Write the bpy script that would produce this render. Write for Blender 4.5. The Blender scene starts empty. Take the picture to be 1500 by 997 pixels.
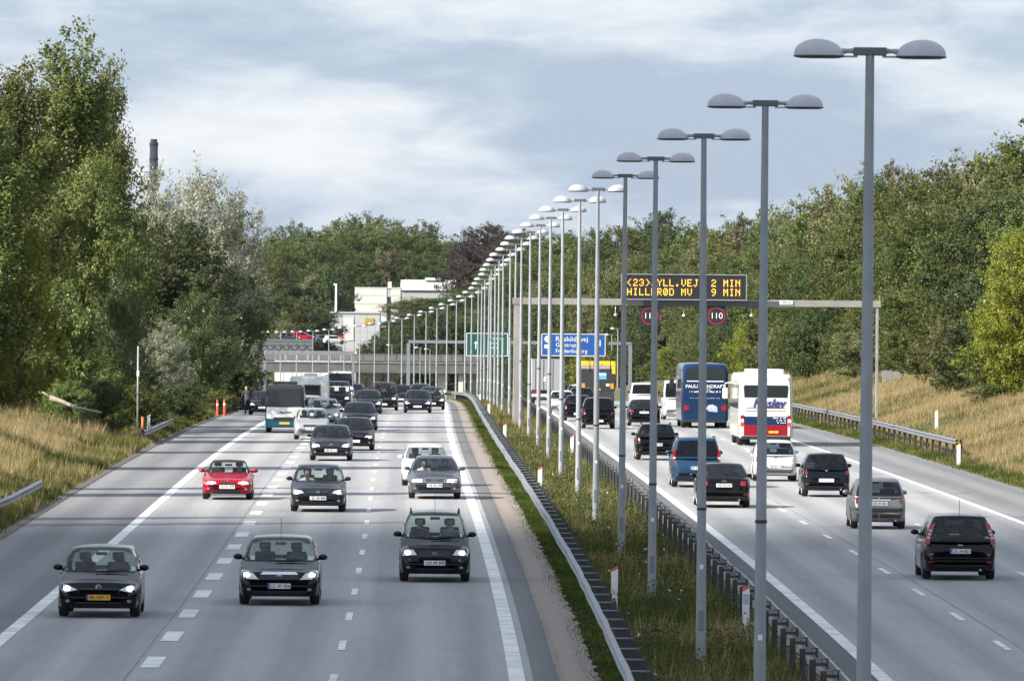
import bpy, bmesh, math, random
import numpy as np
from mathutils import Vector, Matrix
from mathutils.bvhtree import BVHTree
R = math.radians
random.seed(7)
rng = np.random.default_rng(7)
sc = bpy.context.scene
COL = sc.collection

# ------------------------------------------------------------------ camera
CAMZ = 7.25                    # eye height of someone standing on the overbridge
F, CX, CY, YH, ROLL = 12500.0, 750.0, 498.5, 440.0, R(0.5)
cam_d = bpy.data.cameras.new("camera")
cam = bpy.data.objects.new("camera", cam_d)
COL.objects.link(cam)
cam_d.sensor_width = 36.0
cam_d.lens = 36.0 * F / 1500.0
cam_d.clip_start = 1.0
cam_d.clip_end = 30000.0
pitch = math.atan((CY - YH) / F)
cam.matrix_world = Matrix.Translation((0, 0, CAMZ)) @ Matrix.Rotation(math.pi / 2 - pitch, 4, 'X') @ Matrix.Rotation(ROLL, 4, 'Z')
cam_d.dof.use_dof = True
cam_d.dof.focus_distance = 270.0
cam_d.dof.aperture_fstop = 14.0
sc.camera = cam

# ------------------------------------------------------------------ sky and sun
SUN_EL, SUN_AZ = R(34.0), R(-120.0)      # azimuth from +Y towards +X: to the left, a little behind the camera
sun_dir = Vector((math.sin(SUN_AZ) * math.cos(SUN_EL), math.cos(SUN_AZ) * math.cos(SUN_EL), math.sin(SUN_EL)))
world = bpy.data.worlds.new("World")
sc.world = world
world.use_nodes = True
wn, wl = world.node_tree.nodes, world.node_tree.links
wn.clear()
w_out = wn.new("ShaderNodeOutputWorld")
w_bg = wn.new("ShaderNodeBackground")
w_bg.inputs[1].default_value = 0.093
w_sky = wn.new("ShaderNodeTexSky")
w_sky.sky_type = 'NISHITA'
w_sky.sun_disc = False
w_sky.sun_elevation = SUN_EL
w_sky.sun_rotation = SUN_AZ
w_tc = wn.new("ShaderNodeTexCoord")
w_map = wn.new("ShaderNodeMapping")
w_map.inputs["Scale"].default_value = (24.0, 24.0, 82.0)
w_map.inputs["Location"].default_value = (3.1, 0.4, 6.2)
w_n1 = wn.new("ShaderNodeTexNoise")
w_n1.inputs["Scale"].default_value = 1.0
w_n1.inputs["Detail"].default_value = 7.0
w_n1.inputs["Roughness"].default_value = 0.48
w_n1.inputs["Distortion"].default_value = 0.25
w_n2 = wn.new("ShaderNodeTexNoise")
w_n2.inputs["Scale"].default_value = 3.4; w_n2.inputs["Detail"].default_value = 8.0; w_n2.inputs["Roughness"].default_value = 0.62; w_n2.inputs["Distortion"].default_value = 0.5
w_ma = wn.new("ShaderNodeMath"); w_ma.operation = 'MULTIPLY_ADD'; w_ma.inputs[1].default_value = 0.30
w_mb = wn.new("ShaderNodeMath"); w_mb.operation = 'MULTIPLY_ADD'; w_mb.inputs[1].default_value = 0.95; w_mb.inputs[2].default_value = -0.13
w_r1 = wn.new("ShaderNodeValToRGB")          # cloud shade: shadowed base to bright top
e = w_r1.color_ramp.elements
e[0].position = 0.36; e[0].color = (2.15, 2.72, 3.65, 1)
e[1].position = 0.66; e[1].color = (5.0, 5.2, 5.45, 1)
for q_, c_ in ((0.44, (2.70, 3.28, 4.15)), (0.50, (3.45, 3.95, 4.65)), (0.57, (4.25, 4.6, 5.05))):
    m1 = w_r1.color_ramp.elements.new(q_); m1.color = (*c_, 1)
w_mix = wn.new("ShaderNodeMix"); w_mix.data_type = 'RGBA'
w_mix.inputs[0].default_value = 0.86
wl.new(w_tc.outputs["Generated"], w_map.inputs[0])
wl.new(w_map.outputs[0], w_n1.inputs["Vector"])
wl.new(w_map.outputs[0], w_n2.inputs["Vector"])
wl.new(w_n1.outputs["Fac"], w_mb.inputs[0]); wl.new(w_n2.outputs["Fac"], w_ma.inputs[0]); wl.new(w_mb.outputs[0], w_ma.inputs[2])
wl.new(w_ma.outputs[0], w_r1.inputs[0])
wl.new(w_sky.outputs[0], w_mix.inputs[6])
wl.new(w_r1.outputs[0], w_mix.inputs[7])
wl.new(w_mix.outputs[2], w_bg.inputs[0])
wl.new(w_bg.outputs[0], w_out.inputs[0])

sun_d = bpy.data.lights.new("sun", 'SUN')
sun_d.energy = 5.0
sun_d.angle = R(0.55)
sun_d.color = (1.0, 0.945, 0.86)
sun = bpy.data.objects.new("sun", sun_d)
sun.rotation_euler = sun_dir.to_track_quat('Z', 'Y').to_euler()
sun.location = (-200, 100, 300)
COL.objects.link(sun)
sc.view_settings.view_transform = 'Standard'
sc.view_settings.look = 'None'
sc.view_settings.gamma = 1.0
sc.view_settings.use_curve_mapping = False
sc.view_settings.exposure = 1.05
sc.cycles.max_bounces = 6
sc.cycles.diffuse_bounces = 2
sc.cycles.glossy_bounces = 2
sc.cycles.transmission_bounces = 3
sc.cycles.transparent_max_bounces = 10

# ------------------------------------------------------------------ road alignment (metres; d = distance ahead, off = offset from the lamp row)
PX = [13.315214957349951, -3.3489840629254286, -28.337833075800592, -16.001101435243747, -9.279650498845564, -1.9393429794034902]
PZ = [1.1512633247953032, 2.9641200180606684, 1.285446991838267, -6.223506697709027, -6.305071813249962, -8.31009843472219]
DA, DB = 70.0, 1334.0
def _pol(c, d): return np.polyval(c, (d - 700.0) / 700.0)
def _slope(c, d): return (_pol(c, d + .5) - _pol(c, d - .5))
def XC(d):
    d = np.asarray(d, float); q = np.clip(d, DA, DB)
    return _pol(PX, q) + np.where(d < DA, (d - DA) * _slope(PX, DA), 0) + np.where(d > DB, (d - DB) * _slope(PX, DB), 0)
def ZC(d):
    d = np.asarray(d, float); q = np.clip(d, DA, DB)
    return _pol(PZ, q) + np.where(d < DA, (d - DA) * _slope(PZ, DA), 0) + CAMZ
def unroll(x, y):
    dx, dy = x - CX, y - YH; c, s = math.cos(ROLL), math.sin(ROLL)
    return dx * c + dy * s, -dx * s + dy * c
_DS = np.linspace(90, 1330, 24801)
def ground_at(x, y, dz=0.0):
    """photo pixel of a point that stands dz above the road -> (d, off)"""
    u, v = unroll(x, y)
    vv = -(ZC(_DS) - CAMZ + dz) * F / _DS
    i = np.where(vv <= v)[0]
    d = float(_DS[i[0]]) if len(i) else 1330.0
    return d, float(u * d / F - XC(d))
def at_depth(x, y, d):
    u, v = unroll(x, y)
    return Vector((u * d / F, d, CAMZ - v * d / F))
def P(off, d, dz=0.0):
    return Vector((float(XC(d)) + off, d, float(ZC(d)) + dz))
def heading(d): return -math.atan(float(_slope(PX, min(max(d, DA), DB))))
def grade(d): return math.atan(float(_slope(PZ, min(max(d, DA), DB))))
def sstep(a, b, x):
    t = np.clip((np.asarray(x, float) - a) / (b - a), 0, 1); return t * t * (3 - 2 * t)
def wob(x, y, s=1.0):
    x = np.asarray(x, float) / s; y = np.asarray(y, float) / s
    return (np.sin(x * 1.7 + 1.3 * np.sin(y * .9)) + np.sin(y * 1.3 + 2.1 * np.sin(x * .7 + 1)) + np.sin((x + y) * 2.3 + 4)) / 3
L_IN, L_OUT, R_IN, R_OUT = -2.95, -17.4, 2.35, 16.7
def terrain(off, d):
    """world height of the ground"""
    off = np.asarray(off, float); d = np.asarray(d, float)
    h = np.interp(off, [-400, -60, -34, -27, -22, -19, -17.3, -17.2, -2.85, -2.75, 0, 2.25, 2.35, 16.5, 16.6, 18.5, 24, 30, 40, 70, 400],
                  [3, 2.6, 2.1, 1.7, .85, .1, -.02, -.07, -.07, -.02, -.14, -.02, -.07, -.07, -.01, .18, 1.9, 3.2, 4.0, 4.6, 5])
    h = np.where((off > 16.6) & (d > 980), h * (1 - sstep(980, 1180, d)), h)
    soft = np.clip((np.abs(off - np.clip(off, L_OUT - .5, R_OUT + .5))) / 4, 0, 1)
    h = h + soft * (.22 * wob(off * 1.0, d * .6, 2.2) + .35 * wob(off, d, 13))
    z = ZC(d) + h
    hill = CAMZ - 4.0 + 2.2 * wob(off, d, 160) + sstep(2200, 6000, d) * -6
    w = sstep(1440, 1800, d)
    # ground beside the far bridge climbs before the road does
    w = np.maximum(w, sstep(1400, 1530, d) * sstep(26, 46, np.abs(off + 2)) * .8)
    return z * (1 - w) + hill * w

# ------------------------------------------------------------------ materials
MATS = {}
def new_mat(name):
    m = bpy.data.materials.new(name); m.use_nodes = True
    n, l = m.node_tree.nodes, m.node_tree.links
    b = n["Principled BSDF"]
    return m, n, l, b
def mat(name, col, rough=.6, metal=0.0, var=None, bump=None, coat=0.0, emit=None, spec=.5):
    """var=(scale, amount, second colour) mottles the colour, bump=(scale, strength, distance)"""
    if name in MATS: return MATS[name]
    m, n, l, b = new_mat(name)
    b.inputs["Base Color"].default_value = (*col, 1)
    b.inputs["Roughness"].default_value = rough
    b.inputs["Metallic"].default_value = metal
    b.inputs["Specular IOR Level"].default_value = spec
    if coat:
        b.inputs["Coat Weight"].default_value = coat
        b.inputs["Coat Roughness"].default_value = .06
    tc = None
    if var or bump:
        tc = n.new("ShaderNodeTexCoord")
    if var:
        t = n.new("ShaderNodeTexNoise"); t.inputs["Scale"].default_value = var[0]; t.inputs["Detail"].default_value = 5
        mx = n.new("ShaderNodeMix"); mx.data_type = 'RGBA'
        mx.inputs[6].default_value = (*col, 1); mx.inputs[7].default_value = (*var[2], 1)
        rp = n.new("ShaderNodeMapRange"); rp.inputs[1].default_value = .38; rp.inputs[2].default_value = .68; rp.inputs[4].default_value = var[1]
        l.new(tc.outputs["Object"], t.inputs["Vector"]); l.new(t.outputs["Fac"], rp.inputs[0]); l.new(rp.outputs[0], mx.inputs[0]); l.new(mx.outputs[2], b.inputs["Base Color"])
    if bump:
        t2 = n.new("ShaderNodeTexNoise"); t2.inputs["Scale"].default_value = bump[0]; t2.inputs["Detail"].default_value = 4
        bp = n.new("ShaderNodeBump"); bp.inputs["Strength"].default_value = bump[1]; bp.inputs["Distance"].default_value = bump[2]
        l.new(tc.outputs["Object"], t2.inputs["Vector"]); l.new(t2.outputs["Fac"], bp.inputs["Height"]); l.new(bp.outputs[0], b.inputs["Normal"])
    if emit:
        b.inputs["Emission Color"].default_value = (*emit[0], 1); b.inputs["Emission Strength"].default_value = emit[1]
    MATS[name] = m
    return m
def paint(name, col, metallic=.0, rough=.12):
    if name in MATS: return MATS[name]
    m, n, l, b = new_mat(name)
    b.inputs["Base Color"].default_value = (*col, 1)
    b.inputs["Metallic"].default_value = metallic
    b.inputs["Roughness"].default_value = rough
    b.inputs["Specular IOR Level"].default_value = .34
    # road dust thickening towards the sills
    tc = n.new("ShaderNodeTexCoord"); t = n.new("ShaderNodeTexNoise"); t.inputs["Scale"].default_value = 3.5; t.inputs["Detail"].default_value = 6
    sx = n.new("ShaderNodeSeparateXYZ"); mr = n.new("ShaderNodeMapRange")
    mr.inputs[1].default_value = .75; mr.inputs[2].default_value = .15; mr.inputs[3].default_value = 0; mr.inputs[4].default_value = .3
    mu = n.new("ShaderNodeMath"); mu.operation = 'MULTIPLY'
    mx = n.new("ShaderNodeMix"); mx.data_type = 'RGBA'; mx.inputs[6].default_value = (*col, 1); mx.inputs[7].default_value = (.028, .026, .024, 1)
    l.new(tc.outputs["Object"], t.inputs["Vector"]); l.new(tc.outputs["Object"], sx.inputs[0]); l.new(sx.outputs[2], mr.inputs[0])
    l.new(mr.outputs[0], mu.inputs[0]); l.new(t.outputs["Fac"], mu.inputs[1]); l.new(mu.outputs[0], mx.inputs[0]); l.new(mx.outputs[2], b.inputs["Base Color"])
    MATS[name] = m
    return m
def glass_mat(name, tint, refl=.16):
    m, n, l, b = new_mat(name); n.remove(b)
    out = n["Material Output"]
    tr = n.new("ShaderNodeBsdfTransparent"); tr.inputs[0].default_value = (*tint, 1)
    gl = n.new("ShaderNodeBsdfGlossy"); gl.inputs["Color"].default_value = (.95, .97, 1, 1); gl.inputs["Roughness"].default_value = .03
    fr = n.new("ShaderNodeFresnel"); fr.inputs[0].default_value = 1.5
    ad = n.new("ShaderNodeMath"); ad.operation = 'ADD'; ad.inputs[1].default_value = refl; ad.use_clamp = True
    mx = n.new("ShaderNodeMixShader")
    l.new(fr.outputs[0], ad.inputs[0]); l.new(ad.outputs[0], mx.inputs[0]); l.new(tr.outputs[0], mx.inputs[1]); l.new(gl.outputs[0], mx.inputs[2]); l.new(mx.outputs[0], out.inputs[0])
    MATS[name] = m
    return m
GLASS = glass_mat("car_glass", (.78, .84, .81), .0)
GLASS_DARK = glass_mat("tinted_glass", (.16, .18, .18), .0)
BLACKPL = mat("black_plastic", (.018, .018, .02), .5)
RUBBER = mat("tyre_rubber", (.014, .014, .015), .8, bump=(60, .3, .004))
RIM = mat("alloy_rim", (.20, .205, .215), .5, .5)
CHROME = mat("chrome", (.72, .74, .78), .12, 1.0)
SEATM = mat("seat_cloth", (.022, .022, .025), .85)
LENS = mat("headlight_lens", (.62, .65, .68), .12, .3, coat=.8)
BULB = mat("headlight_bulb", (.9, .9, .85), .3, emit=((1, .93, .80), 3.2))
FOGL = mat("fog_lamp_lens", (.35, .36, .38), .15, .5)
TAIL = mat("tail_light_red", (.27, .006, .012), .18, coat=.8)
TAILW = mat("tail_light_clear", (.62, .58, .56), .15, coat=.8)
BRAKE = mat("brake_light_lit", (.6, .02, .02), .2, emit=((1, .05, .03), .8))
AMBER = mat("amber_lens", (.75, .30, .04), .2, coat=.5)
PLATEW = mat("plate_white", (.72, .73, .74), .45)
PLATEY = mat("plate_yellow", (.80, .42, .03), .45)
PLATEB = mat("plate_blue", (.03, .08, .42), .45)
PLATEK = mat("plate_black", (.02, .02, .02), .5)
GALV = mat("galvanised_steel", (.27, .285, .30), .5, .55, var=(2.5, .7, (.17, .185, .20)), bump=(14, .15, .006))
POSTD = mat("guardrail_post_steel", (.06, .066, .07), .65, .3, var=(3, .8, (.10, .09, .08)))
POLE = mat("lamp_pole_galvanised", (.33, .35, .365), .55, .2, var=(1.6, .8, (.24, .26, .275)), bump=(30, .12, .003))
DOME = mat("lamp_dome_grey", (.50, .50, .53), .45, .1, var=(3, .5, (.40, .40, .43)))
DARKMET = mat("dark_metal", (.05, .055, .06), .5, .4)
CONC = mat("concrete", (.24, .237, .23), .85, var=(.35, .8, (.16, .157, .15)), bump=(4, .2, .02))
CONCW = mat("pale_concrete", (.62, .61, .57), .85, var=(.5, .7, (.48, .47, .43)))
WHITEP = mat("white_paint_metal", (.78, .78, .77), .45)
MARKW = mat("road_paint_white", (.74, .74, .72), .65, var=(1.1, .75, (.42, .42, .41)))

# ------------------------------------------------------------------ mesh helpers
class MB:
    def __init__(s): s.v = []; s.f = []; s.m = []
    def add(s, vs, fs, mi=0):
        b = len(s.v); s.v += [tuple(p) for p in vs]; s.f += [[i + b for i in f] for f in fs]; s.m += [mi] * len(fs)
    def box(s, x0, x1, y0, y1, z0, z1, mi=0, bev=0.0):
        if bev <= 0:
            s.add([(x0, y0, z0), (x1, y0, z0), (x1, y1, z0), (x0, y1, z0), (x0, y0, z1), (x1, y0, z1), (x1, y1, z1), (x0, y1, z1)],
                  [(3, 2, 1, 0), (4, 5, 6, 7), (0, 1, 5, 4), (1, 2, 6, 5), (2, 3, 7, 6), (3, 0, 4, 7)], mi); return
        bm = bmesh.new()
        r = bmesh.ops.create_cube(bm, size=1.0)
        for v in bm.verts: v.co = Vector(((x0 + x1) / 2 + v.co.x * (x1 - x0), (y0 + y1) / 2 + v.co.y * (y1 - y0), (z0 + z1) / 2 + v.co.z * (z1 - z0)))
        bmesh.ops.bevel(bm, geom=list(bm.edges), offset=bev, segments=2, affect='EDGES', profile=.6)
        bm.verts.index_update()
        s.add([v.co[:] for v in bm.verts], [[v.index for v in f.verts] for f in bm.faces], mi); bm.free()
    def tube(s, pts, rad, n=8, mi=0, caps=True):
        pts = [Vector(p) for p in pts]
        if not isinstance(rad, (list, tuple)): rad = [rad] * len(pts)
        rings = []
        for i, p in enumerate(pts):
            t = (pts[min(i + 1, len(pts) - 1)] - pts[max(i - 1, 0)]).normalized()
            a = Vector((0, 0, 1)) if abs(t.z) < .9 else Vector((1, 0, 0))
            u = t.cross(a).normalized(); w = t.cross(u)
            rings.append([p + (u * math.cos(2 * math.pi * k / n) + w * math.sin(2 * math.pi * k / n)) * rad[i] for k in range(n)])
        vs = [q for r in rings for q in r]; fs = []
        for i in range(len(pts) - 1):
            for k in range(n): fs.append((i * n + k, i * n + (k + 1) % n, (i + 1) * n + (k + 1) % n, (i + 1) * n + k))
        if caps: fs += [tuple(range(n))[::-1], tuple(range((len(pts) - 1) * n, len(pts) * n))]
        s.add(vs, fs, mi)
    def lathe(s, prof, n=16, axis='Z', mi=0, c=(0, 0, 0)):
        vs = []; fs = []
        for (r, h) in prof:
            for k in range(n):
                a = 2 * math.pi * k / n; x, y = r * math.cos(a), r * math.sin(a)
                p = {'Z': (x, y, h), 'X': (h, x, y), 'Y': (x, h, y)}[axis]
                vs.append((p[0] + c[0], p[1] + c[1], p[2] + c[2]))
        for i in range(len(prof) - 1):
            for k in range(n): fs.append((i * n + k, i * n + (k + 1) % n, (i + 1) * n + (k + 1) % n, (i + 1) * n + k))
        fs.append(tuple(range(n))[::-1]); fs.append(tuple(range((len(prof) - 1) * n, len(prof) * n)))
        s.add(vs, fs, mi)
    def ball(s, c, r, n=10, m=7, mi=0):
        vs = []; fs = []
        for i in range(m + 1):
            t = math.pi * i / m
            for k in range(n):
                a = 2 * math.pi * k / n
                vs.append((c[0] + r[0] * math.sin(t) * math.cos(a), c[1] + r[1] * math.sin(t) * math.sin(a), c[2] + r[2] * math.cos(t)))
        for i in range(m):
            for k in range(n): fs.append((i * n + k, (i + 1) * n + k, (i + 1) * n + (k + 1) % n, i * n + (k + 1) % n))
        s.add(vs, fs, mi)
    def mesh(s, name, mats, smooth=False):
        me = bpy.data.meshes.new(name); me.from_pydata(s.v, [], s.f)
        for m in (mats if isinstance(mats, (list, tuple)) else [mats]): me.materials.append(m)
        if any(s.m): me.polygons.foreach_set("material_index", s.m)
        if smooth: me.polygons.foreach_set("use_smooth", [True] * len(me.polygons))
        me.validate(); me.update()
        return me
    def build(s, name, mats, parent=None, smooth=False, loc=None):
        return link(name, s.mesh(name, mats, smooth), parent, loc)
def link(name, me, parent=None, loc=None):
    o = bpy.data.objects.new(name, me); COL.objects.link(o)
    if parent: o.parent = parent
    if loc is not None: o.location = loc
    return o
def thing(name, label, cat, loc=(0, 0, 0), rot=(0, 0, 0), group=None):
    o = bpy.data.objects.new(name, None); COL.objects.link(o); o.empty_display_size = .3
    o.location = loc; o.rotation_euler = rot
    return tag(o, label, cat, group)
def tag(o, label, cat, group=None):
    o["label"] = label; o["category"] = cat
    if group: o["group"] = group
    return o
def structure(o): o["kind"] = "structure"; return o
def stuff(o, label, cat): tag(o, label, cat); o["kind"] = "stuff"; return o
def np_mesh(name, verts, faces, mats, smooth=False, tone=None, uv=None):
    """fast mesh from numpy arrays, all faces with the same number of corners"""
    me = bpy.data.meshes.new(name); k = faces.shape[1]
    me.vertices.add(len(verts)); me.vertices.foreach_set("co", verts.astype(np.float32).ravel())
    me.loops.add(faces.size); me.loops.foreach_set("vertex_index", faces.astype(np.int32).ravel())
    me.polygons.add(len(faces)); me.polygons.foreach_set("loop_start", np.arange(0, faces.size, k, dtype=np.int32))
    if smooth: me.polygons.foreach_set("use_smooth", np.ones(len(faces), bool))
    for m in (mats if isinstance(mats, (list, tuple)) else [mats]): me.materials.append(m)
    if tone is not None:
        a = me.attributes.new("tone", 'FLOAT', 'FACE'); a.data.foreach_set("value", tone.astype(np.float32))
    if uv is not None:
        ul = me.uv_layers.new(name="UVMap"); ul.data.foreach_set("uv", uv[faces.ravel()].astype(np.float32).ravel())
    me.update(calc_edges=True)
    return me
_TXT = {}
def text_mesh(s, size, m, italic=0.0, bold=0.0, depth=.004):
    key = (s, size, m.name, italic, bold)
    if key in _TXT: return _TXT[key]
    cu = bpy.data.curves.new("lettering", 'FONT'); cu.body = s; cu.size = size; cu.align_x = 'CENTER'; cu.align_y = 'CENTER'
    cu.shear = italic; cu.offset = bold; cu.extrude = depth; cu.resolution_u = 3
    o = bpy.data.objects.new("lettering", cu)
    me = bpy.data.meshes.new_from_object(o)
    me.materials.clear(); me.materials.append(m)
    bpy.data.objects.remove(o)
    _TXT[key] = me
    return me
def text(s, size, m, parent, loc, rear=False, **kw):
    """lettering that reads from -Y (or from +Y when rear)"""
    o = link("lettering", text_mesh(s, size, m, **kw), parent, loc)
    o.rotation_euler = (math.pi / 2, 0, math.pi if rear else 0)
    return o
def copy_tree(o, parent=None):
    c = o.copy(); COL.objects.link(c)
    if parent: c.parent = parent
    for ch in list(o.children): copy_tree(ch, c)
    return c

# ------------------------------------------------------------------ ground
def terrain_mat():
    m, n, l, b = new_mat("verge_soil_and_turf")
    tc = n.new("ShaderNodeTexCoord")
    a = n.new("ShaderNodeTexNoise"); a.inputs["Scale"].default_value = .12; a.inputs["Detail"].default_value = 8; a.inputs["Roughness"].default_value = .65
    c = n.new("ShaderNodeTexNoise"); c.inputs["Scale"].default_value = 3.0; c.inputs["Detail"].default_value = 6
    r = n.new("ShaderNodeValToRGB"); e = r.color_ramp.elements
    e[0].position = .34; e[0].color = (.045, .062, .018, 1); e[1].position = .66; e[1].color = (.115, .10, .042, 1)
    ad = n.new("ShaderNodeMath"); ad.operation = 'ADD'; sb = n.new("ShaderNodeMath"); sb.operation = 'MULTIPLY_ADD'; sb.inputs[1].default_value = .5; sb.inputs[2].default_value = -.25
    l.new(tc.outputs["Object"], a.inputs[0]); l.new(tc.outputs["Object"], c.inputs[0]); l.new(c.outputs[0], sb.inputs[0]); l.new(a.outputs[0], ad.inputs[0]); l.new(sb.outputs[0], ad.inputs[1]); l.new(ad.outputs[0], r.inputs[0]); l.new(r.outputs[0], b.inputs["Base Color"])
    b.inputs["Roughness"].default_value = .95
    return m
ds = np.concatenate([np.arange(-60, 150, 15), np.arange(150, 700, 2.5), np.arange(700, 1500, 8), np.arange(1500, 2600, 40), np.array([2800, 3200, 4000, 5500, 8000, 12000, 18000, 25000])])
offs = np.concatenate([np.array([-9000, -4000, -2000, -1000, -500, -250, -140, -90, -65, -50]), np.arange(-42, -17.9, 1.2), np.array([-17.6, -17.35, -17.2, -14, -10, -6, -2.85, -2.75, -1.8, -.9, 0, .9, 1.8, 2.25, 2.35, 6, 10, 14, 16.5, 16.6, 16.9]), np.arange(17.6, 44, 1.2), np.array([50, 65, 90, 140, 250, 500, 1000, 2000, 4000, 9000])])
DD, OO = np.meshgrid(ds, offs, indexing='ij')
V = np.stack([XC(np.minimum(DD, 2600)) + OO, DD, terrain(OO, DD)], -1).reshape(-1, 3)
nd, no = DD.shape
idx = np.arange(nd * no).reshape(nd, no)
Fq = np.stack([idx[:-1, :-1], idx[:-1, 1:], idx[1:, 1:], idx[1:, :-1]], -1).reshape(-1, 4)
ground = structure(link("ground", np_mesh("ground", V, Fq, terrain_mat(), True)))

# ------------------------------------------------------------------ carriageways
def asphalt(name, c1, c2, lanes, lane_w, grain=1.0):
    m, n, l, b = new_mat(name)
    uv = n.new("ShaderNodeUVMap"); uv.uv_map = "UVMap"
    def noise(scale, det, sx, sy, rough=.55):
        mp = n.new("ShaderNodeMapping"); mp.inputs["Scale"].default_value = (sx, sy, 1)
        t = n.new("ShaderNodeTexNoise"); t.inputs["Scale"].default_value = scale; t.inputs["Detail"].default_value = det; t.inputs["Roughness"].default_value = rough
        l.new(uv.outputs[0], mp.inputs[0]); l.new(mp.outputs[0], t.inputs["Vector"]); return t.outputs["Fac"]
    def math_(op, a, bb, cc=None):
        k = n.new("ShaderNodeMath"); k.operation = op
        for i, q in enumerate((a, bb, cc)):
            if q is None: continue
            if isinstance(q, (int, float)): k.inputs[i].default_value = q
            else: l.new(q, k.inputs[i])
        return k.outputs[0]
    big = noise(1, 5, .25, .02); streak = noise(1, 5, 2.6, .022, .65); fine = noise(9, 4, 1, .35, .8); mid = noise(1, 6, 1.1, .20, .7)
    sep = n.new("ShaderNodeSeparateXYZ"); l.new(uv.outputs[0], sep.inputs[0])
    # polished wheel tracks in each lane
    ph = math_('MULTIPLY', math_('SUBTRACT', sep.outputs[0], lanes), 2 * math.pi / (lane_w / 2))
    trk = math_('MULTIPLY_ADD', math_('COSINE', ph, None), .30, .5)
    f = math_('ADD', math_('MULTIPLY', big, .38), math_('MULTIPLY', streak, .34))
    f = math_('ADD', f, math_('MULTIPLY', trk, .34))
    f = math_('ADD', f, math_('MULTIPLY', fine, .30 * grain))
    f = math_('ADD', f, math_('MULTIPLY', mid, .24))
    mr = n.new("ShaderNodeMapRange"); mr.inputs[1].default_value = .66; mr.inputs[2].default_value = .98; l.new(f, mr.inputs[0])
    mx = n.new("ShaderNodeMix"); mx.data_type = 'RGBA'; mx.inputs[6].default_value = (*c1, 1); mx.inputs[7].default_value = (*c2, 1)
    l.new(mr.outputs[0], mx.inputs[0]); l.new(mx.outputs[2], b.inputs["Base Color"])
    bp = n.new("ShaderNodeBump"); bp.inputs["Strength"].default_value = .35; bp.inputs["Distance"].default_value = .004; l.new(fine, bp.inputs["Height"]); l.new(bp.outputs[0], b.inputs["Normal"])
    b.inputs["Roughness"].default_value = .82
    b.inputs["Specular IOR Level"].default_value = .3
    return m
def strip(name, o0, o1, d0, d1, dz, m, parent=None, step=4.0, nx=1, rag=(0, 0)):
    n_ = max(2, int((d1 - d0) / step) + 1); q = np.linspace(d0, d1, n_)
    xs = np.linspace(0, 1, nx + 1)
    a0 = o0 + rag[0] * wob(q, q * .3, .9); a1 = o1 + rag[1] * wob(q + 50, q * .41, .8)
    OFF = a0[:, None] * (1 - xs) + a1[:, None] * xs
    D2 = np.repeat(q[:, None], nx + 1, 1)
    v = np.stack([XC(D2) + OFF, D2, ZC(D2) + dz], -1).reshape(-1, 3)
    ii = np.arange(n_ * (nx + 1)).reshape(n_, nx + 1)
    f = np.stack([ii[:-1, :-1], ii[:-1, 1:], ii[1:, 1:], ii[1:, :-1]], -1).reshape(-1, 4)
    uv = np.stack([OFF, D2], -1).reshape(-1, 2)
    return link(name, np_mesh(name, v, f, m, True, uv=uv), parent)
ASL = asphalt("worn_asphalt", (.235, .236, .242), (.365, .362, .358), -14.08, 3.47)
ASR = asphalt("worn_asphalt_far_side", (.235, .236, .242), (.365, .362, .358), 3.1, 3.4)
ASD = asphalt("newer_dark_asphalt", (.10, .10, .106), (.165, .163, .163), -14, 3.5)
ASS = asphalt("hard_shoulder_asphalt", (.145, .145, .15), (.225, .224, .225), -17, 3.4)
GRAV = asphalt("shoulder_gravel", (.12, .098, .085), (.27, .225, .195), 0, .9, 2.6)
road_left = structure(strip("road_left", -14.0, -3.45, -40, 1480, 0.0, ASL, nx=4))
road_right = structure(strip("road_right", 3.0, 13.2, -40, 1480, 0.0, ASR, nx=4))
structure(strip("hard_shoulder_left", -17.4, -13.96, -40, 1480, -.004, ASS, rag=(.07, 0), step=1.2))
structure(strip("hard_shoulder_right", 13.16, 16.65, -40, 1480, -.004, ASS, rag=(0, .07), step=1.2))
structure(strip("verge_strip_left", -3.49, -2.98, -40, 1480, -.004, ASD, step=.8, rag=(0, .035)))
structure(strip("gravel_strip_left", -3.05, -2.22, -40, 1480, -.010, GRAV, step=.7, rag=(0, .10)))
structure(strip("verge_strip_right", 2.38, 3.04, -40, 1480, -.004, ASD, step=.8, rag=(.03, 0)))
structure(strip("gravel_strip_right", 1.95, 2.45, -40, 1480, -.010, GRAV, step=.7, rag=(.08, 0)))
structure(strip("soil_strip_left", -18.15, -17.3, -40, 900, .012, asphalt("verge_soil", (.045, .038, .030), (.115, .10, .082), 0, .9, 2.2), step=.7, rag=(.18, .05)))
# painted lines
for o0, w, par in ((-3.75, .30, road_left), (-14.08, .30, road_left)):
    strip("edge_line", o0 - w / 2, o0 + w / 2, 90, 1300, .008, MARKW, par)
for o0, w, par in ((3.12, .28, road_right), (13.2, .24, road_right)):
    strip("edge_line", o0 - w / 2, o0 + w / 2, 90, 1300, .008, MARKW, par)
def dashes(off, w, first, period, length, dmax, par):
    d = first
    while d < dmax:
        strip("lane_dash", off - w / 2, off + w / 2, d, d + length, .008, MARKW, par, step=2.5)
        d += period
SEAM = mat("tar_seam", (.15, .15, .154), .7)
for o_, par_ in ((-10.98, road_left), (6.62, road_right)): strip("tar_seam", o_ - .014, o_ + .014, 90, 420, .004, SEAM, par_, step=1.5, rag=(.02, .02))
dashes(-7.15, .145, 155.0 - 14.6, 14.6, 4.4, 760, road_left)
dashes(-10.68, .36, 161.4 - 11.7, 11.7, 4.6, 640, road_left)
dashes(6.31, .145, 172.3 - 14.8, 14.8, 4.4, 720, road_right)
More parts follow.
